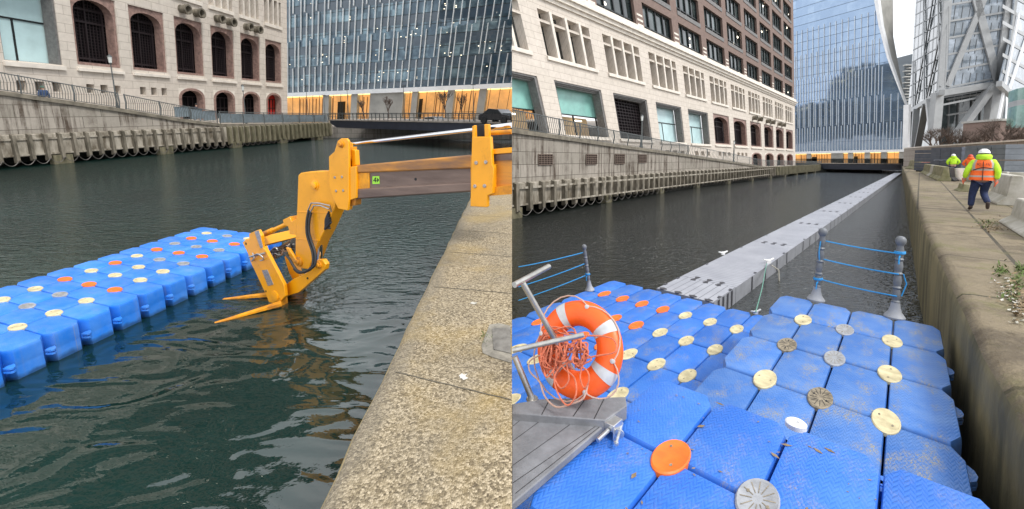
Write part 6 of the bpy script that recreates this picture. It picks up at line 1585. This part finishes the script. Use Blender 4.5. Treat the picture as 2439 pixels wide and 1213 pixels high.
person(FR, c, yawD + .2, 1.95, 'worker in lime jacket and white helmet between the white barriers', dict(ell=(-.34, -.02, 1.18), wrl=(-.22, .12, 1.0), elr=(.34, -.02, 1.18), wrr=(.22, .12, 1.0)),
    dict(jacket=M['hiy'], trousers=M['navy'], boots=M['boots'], helmet=M['white'], hood=M['hiy']), armor=1.25)
c = FR.P(2308, 431, 1.8)
person(FR, c, yawD - .1, 1.85, 'worker in all orange clothing and hood before the dark stacked panels', dict(ell=(-.34, -.02, 1.18), wrl=(-.24, .1, 1.02), elr=(.33, .0, 1.18), wrr=(.24, .12, 1.02)),
    dict(jacket=M['hio'], trousers=M['hio'], boots=M['boots'], helmet=M['barred'], hood=M['hio']), armor=1.2)
b = walk_pt(paL, ztL, 143, 235, -1.5); b.z -= .75
person(FL, b, 1.2, 1.72, 'walker in a blue jacket half hidden behind the sloping dock wall', dict(), dict(jacket=M['jktb'], trousers=M['jeans'], boots=M['black'], hair=mat('green_cap', (.08, .16, .12), .8)), 1.1)
b = walk_pt(paL, ztL, 496, 292, -1.2)
person(FL, b, -1.2, 1.70, 'walker in dark jacket and pale jeans by the small arches', dict(knl=(-.1, .2, .5), anl=(-.1, .22, .1), tol=(-.1, .36, .05), anr=(.1, -.25, .12), tor=(.1, -.14, .04), knr=(.1, -.02, .5)), dict(jacket=M['jkt'], trousers=M['jeans'], boots=M['white']), 1.0)
# ================================================================ BARRIERS, STACKS, WALL, SHRUBS
def barrier(A_, B_, z, h, label, m, prof=None, wd=.3, group='concrete barriers on the quay', gap=None):
    A_, B_ = Vector((A_.x, A_.y, z)), Vector((B_.x, B_.y, z)); d = (B_ - A_).normalized(); s = Vector((-d.y, d.x, 0)); L = (B_ - A_).length
    r = thing('jersey_barrier', label, 'barrier', A_, FR, group)
    pr = prof or [(-wd, 0), (-wd, .08 * h), (-wd * .5, .3 * h), (-wd * .30, .97 * h), (-wd * .22, h), (wd * .22, h), (wd * .30, .97 * h), (wd * .5, .3 * h), (wd, .08 * h), (wd, 0)]
    g = MB(); g.prism(pr, 0, L, lambda b_, c_, a_: A_ + d * a_ + s * b_ + Vector((0, 0, c_))); build('body', g, m, r, bevel=.025)
    g = MB()
    for e in (-.02, L + .02):
        g.tube([A_ + d * e + Vector((0, 0, .25 * h)), A_ + d * e + Vector((0, 0, .33 * h))], .05, 8)
    g2 = MB(); g2.tube([A_ + d * -.02 + Vector((0, 0, .1 * h)), A_ + d * -.02 + Vector((0, 0, h * .8))], .025, 8); build('link_pin', g2, M['steel'], r)
    return r
q1, q2 = FR.P(2204, 412, 1.8), FR.P(2252, 432, 1.8); hm_ = .95
cut = [q1 + (q2 - q1) * t for t in (0, .36, .40, .58, .60, 1)]
q0 = q1 + (q2 - q1) * 0
barrier(q1, q1 + (q2 - q1) * .45, 1.8, 1.0, 'mossy concrete barrier, far one of the row along the quay path', M['barm'], wd=.4)
barrier(q1 + (q2 - q1) * .455, q1 + (q2 - q1) * .60, 1.8, 1.0, 'pale clean section between the two mossy barriers of the row', M['barr'], wd=.4)
barrier(q1 + (q2 - q1) * .605, q2, 1.8, 1.0, 'mossy concrete barrier, near one of the row beside the black block', M['barm'], wd=.4)
barrier(FR.P(2255, 432, 1.8), FR.P(2266, 431, 1.8), 1.8, .95, 'black block at the near end of the mossy barrier row', M['black'], wd=.38, group=None)
barrier(FR.P(2272, 430, 1.8), FR.P(2305, 430, 1.8), 1.8, .88, 'short white barrier behind the walking worker', M['barr'], wd=.25)
barrier(FR.P(2307, 431, 1.8), FR.P(2360, 436, 1.8), 1.8, .9, 'white barrier directly behind the walking worker', M['barr'], wd=.25)
barrier(FR.P(2364, 446, 1.8), FR.P(2400, 448, 1.8), 1.8, .85, 'white barrier just right of the walking worker, behind the big slanted one', M['barr'], wd=.25)
barrier(FR.P(2402, 450, 1.8), FR.P(2455, 452, 1.8), 1.8, .85, 'white barrier at the right edge, behind the big slanted one', M['barr'], wd=.25)
barrier(FR.P(2378, 474, 1.8), FR.P(2420, 491, 1.8), 1.8, .98, 'large slanted grey jersey barrier right of the walking worker', M['barr'], wd=.42)
barrier(FR.P(2432, 533, 1.8), FR.P(2520, 580, 1.8), 1.8, .6, 'nearest barrier end, cut by the right edge above the weeds', M['barr'], wd=.35)
barrier(FR.P(2289, 453, 1.8), FR.P(2302, 457, 1.8), 1.8, .35, 'low mossy block left of the walking worker', M['barm'], wd=.25, group=None)
barrier(FR.P(2171, 402, 1.8), FR.P(2186, 403.5, 1.8), 1.8, 1.4, 'far mossy block pile at the bend of the quay', M['barm'], wd=.8)
barrier(FR.P(2187, 403.5, 1.8), FR.P(2195, 404.5, 1.8), 1.8, 1.5, 'far mossy block beside the red barrier', M['barm'], wd=.8)
barrier(FR.P(2197, 405, 1.8), FR.P(2211, 406.5, 1.8), 1.8, 1.1, 'red plastic barrier at the far bend of the quay', M['barred'], wd=.5, group=None)
# panels stacked behind the workers
def stack(x0, x1, yb, Y, ztop, nrow, label, mt, dots=True, x1Y=None):
    A_ = FR.PD(x0, yb, Y); B_ = FR.PD(x1, yb, x1Y or Y); A_.z = B_.z = 1.8; d = (B_ - A_).normalized(); s = Vector((-d.y, d.x, 0)); s = s if s.y > 0 else -s; L = (B_ - A_).length
    T = lambda a, b, c: A_ + d * a + s * b + Vector((0, 0, c)); H = ztop - 1.8; r = thing('panel_stack', label, 'stacked panels', A_, FR)
    g = MB(); g.bx(.1, L - .1, .1, 2.2, 0, .14, T); build('floor_gap_shade', g, M['black'], r, smooth=0)  # black slab standing in for the shaded gap under the stack
    for i in range(nrow):
        z0_ = .14 + (H - .14) * i / nrow; z1_ = .14 + (H - .14) * (i + 1) / nrow - (.10 if i % 3 == 2 else .02); n_ = 3
        for j in range(n_):
            g = MB(); a0, a1 = L * j / n_ + .04, L * (j + 1) / n_ - .04; g.bx(a0, a1, 0, 2.4, z0_, z1_, T)
            if dots:
                k = max(2, int((a1 - a0) / .55))
                for q_ in range(k):
                    a = a0 + (a1 - a0) * (q_ + .5) / k; c_z = z1_ - .04; g.bx(a - .07, a + .07, -.03, .02, c_z - .12, c_z - .0, T, 1)
            else: g.bx(a0 + .15, a1 - .15, -.02, .02, (z0_ + z1_) / 2 - .03, (z0_ + z1_) / 2 + .03, T, 1)
            build('panel', g, [mt, M['black']], r, smooth=0)
stack(2222, 2276, 400, 50, 3.30 + (380 - 357) * .05, 7, 'far stack of ribbed dark grey panels, left of the lime jacketed worker', M['stack'], False)
stack(2280, 2362, 404, 44, 3.30 + (380 - 350.5) * .044, 6, 'middle stack of blue grey float panels with black sockets behind the orange worker', M['stack'], True, 40)
stack(2372, 2480, 408, 38, 3.30 + (380 - 345) * .038, 6, 'right hand stack of blue grey panels with black sockets above the white barriers', M['stack2'], True, 34)
# boundary wall
w0, w1, w2 = FR.PD(2159, 388, 92), FR.PD(2240, 392, 72), FR.PD(2480, 400, 52)
root = thing('boundary_wall', 'long beige panelled boundary wall behind the stacked panels, below the bare shrubs', 'wall', (w0.x, w0.y, 1.8))
for a, b, ya, yb in ((w0, w1, 354.5, 349), (w1, w2, 349, 334)):
    za, zb = FR.PD(0, ya, a.y).z, FR.PD(0, yb, b.y).z; L = Vector((b.x - a.x, b.y - a.y, 0)).length
    g = MB(); d = Vector((b.x - a.x, b.y - a.y, 0)).normalized(); s = Vector((-d.y, d.x, 0)); s = s if s.y > 0 else -s
    q = [(0, 0), (L, 0), (L, zb - 1.8), (0, za - 1.8)]
    g.prism(q, 0, .5, lambda x, z, n: Vector((a.x, a.y, 1.8)) + d * x + s * n + Vector((0, 0, z))); build('wall', g, M['bwall'], root, smooth=0)
    g = MB(); q = [(0, za - 1.8), (L, zb - 1.8), (L, zb - 1.8 + .22), (0, za - 1.8 + .22)]
    g.prism(q, -.12, .62, lambda x, z, n: Vector((a.x, a.y, 1.8)) + d * x + s * n + Vector((0, 0, z + .002))); build('coping', g, M['trim'], root, smooth=0)
g = MB(); g.add([(w0.x, w0.y + .6, 3.5), (w2.x + 60, w2.y + .6, 3.5), (w2.x + 160, 180, 3.5), (w0.x, 180, 3.5)], [(0, 1, 2, 3)])
tag(build('ground', g, M['pav'], smooth=0), kind='structure')
for i, (x, Y, yt, lab) in enumerate(((2218, 82, 292, 'bare brown shrub left of the braced tower leg'), (2238, 80, 284, 'bushy bare shrub before the left leg of the braced tower'), (2262, 78, 276, 'largest bare shrub before the tower lobby'), (2288, 76, 290, 'bare shrub under the long slanting brace'), (2312, 74, 300, 'low bare shrub before the middle of the tower lobby'), (2340, 70, 296, 'low bare shrub behind the walking worker'), (2385, 66, 268, 'dense brown shrub right of the tower legs'), (2410, 64, 280, 'brown shrub before the green pavilion'), (2432, 62, 290, 'brown shrub at the right edge of the wall'))):
    b = FR.PD(x, 360, Y); b.z = 3.0; tree(FR, b, (FR.PD(x, yt, Y).z - 3) * 1.4, lab, 70 + i, 'bare_shrub', .6, .17, 4, .26, 4, 'shrub', 'bare shrubs above the boundary wall')
root = thing('brick_building', 'low brown brick building behind the shrubs right of the braced tower', 'building', FR.PD(2385, 330, 110))
a0, a1 = FR.PD(2378, 330, 100), FR.PD(2470, 330, 100); g = MB(); g.bx(a0.x, a1.x, 100, 108, 3.2, FR.PD(0, 288, 100).z, None); build('wall', g, M['brick'], root, smooth=0)
g = MB(); g.bx(a0.x + 1, a1.x, 99.9, 99.99, 6, 7.6, None); build('window', g, M['carg'], root, smooth=0)
g = MB(); g.bx(a0.x - .3, a1.x, 99.7, 108.3, FR.PD(0, 288, 100).z + .002, FR.PD(0, 288, 100).z + .5, None); build('roof', g, M['core'], root, smooth=0)
# weeds, leaves and rubble on the quay
def scatter(name, n, px, z, size, m, seed, up=.0, lab=None):
    g = MB(); r = random.Random(seed)
    for i in range(n):
        x, y, sx, sy = px[i % len(px)]; p = FR.P(r.gauss(x, sx), r.gauss(y, sy), z); a = r.uniform(0, 6.28); l = size * r.uniform(.4, 1.4); d = Vector((math.cos(a), math.sin(a), r.uniform(0, up))) * l; s = Vector((-math.sin(a), math.cos(a), 0)) * l * .35
        g.add([p - d * .5, p + s + Vector((0, 0, l * .2)), p + d + Vector((0, 0, l * .25)), p - s], [(0, 1, 2, 3)])
    return tag(build(name, g, m, smooth=0), kind='stuff')
scatter('weeds', 420, [(2385, 645, 9, 7), (2425, 668, 10, 9), (2405, 700, 12, 10), (2350, 532, 14, 5), (2432, 640, 8, 6)], 1.812, .028, M['leaf'], 3, 1.2)
scatter('leaves', 420, [(2350, 532, 18, 6), (2410, 690, 18, 22), (2430, 730, 12, 16), (2366, 545, 16, 4)], 1.81, .035, M['dleaf'], 4, .5)
scatter('rubble', 160, [(2395, 690, 16, 14), (2425, 735, 14, 22)], 1.81, .028, M['barr'], 5, .3)

# ================================================================ BLOCKS BEHIND THE VIEWER, seen only mirrored in the curved tower
def mirror(p): d = (p - plG.O).dot(plG.N); return p - plG.N * (2 * d)
for i, (x0, x1, yt, Y, lab) in enumerate(((1890, 1932, 272, 300, 'low dark office block mirrored at the left of the curved glass tower'), (1932, 2014, 246, 310, 'dark office block mirrored low in the middle of the curved glass tower'),
        (2014, 2040, 178, 330, 'tall dark office block mirrored beside the white sweeping edge'), (2040, 2200, 156, 335, 'tallest dark office block mirrored at the right of the curved glass tower'))):
    c = [FR.PD(x, y, Y) for x, y in ((x0, 392), (x1, 392), (x1, yt - (4 if i != 1 else 14)), (x0, yt))]
    q = [mirror(p) for p in c]; bk = [mirror(p + Vector((0, 18, 0))) for p in c]
    root = thing('office_block', lab, 'building', q[0])
    g = MB(); g.add(q + bk, [(0, 1, 2, 3), (7, 6, 5, 4), (0, 4, 5, 1), (1, 5, 6, 2), (2, 6, 7, 3), (3, 7, 4, 0)], 0, [(0, 0), (20, 0), (20, 60), (0, 60)] * 2)
    build('wall', g, M['blockg'], root, smooth=0)

# basin wall between the two water levels, its face flush with the end of the pavement
g = MB(); za = lambda y: FL.M @ Vector((0, y, -.03))
a, b = za(9.0), za(24.5)
g.add([(-.12, a.y, -1), (0, a.y, -1), (0, b.y, -1), (-.12, b.y, -1), (-.12, a.y, a.z), (0, a.y, a.z), (0, b.y, b.z), (-.12, b.y, b.z)], [(0, 3, 2, 1), (4, 5, 6, 7), (0, 1, 5, 4), (1, 2, 6, 5), (2, 3, 7, 6), (3, 0, 4, 7)], 0, [(0, 0), (0, 0), (15, 0), (15, 0), (0, 1), (0, 1), (15, 3), (15, 3)])
o = tag(build('basin_wall', g, M['qface'], smooth=0), kind='structure'); o['_keep'] = 1

# ================================================================ where the two waterfronts meet
def trim_at_corner():
    """the far waterfront of the pontoon basin ends where the telehandler basin begins: cut the meshes that run past that corner"""
    for o in list(bpy.data.objects):
        if o.type != 'MESH' or o.name.split('.')[0] in ('water',): continue
        top = o
        while top.parent: top = top.parent
        if not top.get('_trim') or top.get('_keep'): continue
        off = top['_o'] if '_o' in top else (0, 0, 0)
        n = len(o.data.vertices)
        if not n: print("EMPTY", o.name); bpy.data.objects.remove(o); continue
        co = np.zeros(n * 3, dtype=np.float32); o.data.vertices.foreach_get('co', co)
        xs = co[0::3] + off[0]
        if xs.min() > .0: continue
        if xs.max() <= 0.001:
            for c in o.children: c.parent = o.parent
            bpy.data.objects.remove(o); continue
        bm = bmesh.new(); bm.from_mesh(o.data)
        bmesh.ops.bisect_plane(bm, geom=bm.verts[:] + bm.edges[:] + bm.faces[:], plane_co=(-off[0] + .001, 0, 0), plane_no=(1, 0, 0), clear_inner=True)
        bm.to_mesh(o.data); bm.free()
for o in bpy.data.objects:
    if o.parent is None and o.matrix_world == Matrix.Identity(4) or (o.parent is None and o.type == 'EMPTY' and abs(o.matrix_world[1][2]) < 1e-6): o['_trim'] = 1
for n_ in ('pontoon_raft', 'gangway', 'hand_rail', 'lifebuoy', 'person', 'office_block'):
    for o in bpy.data.objects:
        if o.name.startswith(n_) and '_trim' in o: del o['_trim']
trim_at_corner()
for r in bpy.data.objects:   # the boom and the bridge end at the same line, on their own side
    if r.parent is None and r.name.split('.')[0] in ('telehandler_boom', 'parked_car', 'bare_tree') and not r.get('_trim'):
        for o in list(r.children_recursive):
            off = r['_o']; bm = bmesh.new(); bm.from_mesh(o.data)
            if bm.verts and max(v.co.x for v in bm.verts) + off[0] > 0:
                res = bmesh.ops.bisect_plane(bm, geom=bm.verts[:] + bm.edges[:] + bm.faces[:], plane_co=(-off[0] - .001, 0, 0), plane_no=(1, 0, 0), clear_outer=True)
                bmesh.ops.edgeloop_fill(bm, edges=[e for e in res['geom_cut'] if isinstance(e, bmesh.types.BMEdge)])
                if not bm.verts: bpy.data.objects.remove(o); bm.free(); continue
                bm.to_mesh(o.data)
            bm.free()
for o in bpy.data.objects:
    for k in ('_trim', '_o', 'ramp', '_keep'):
        if k in o: del o[k]
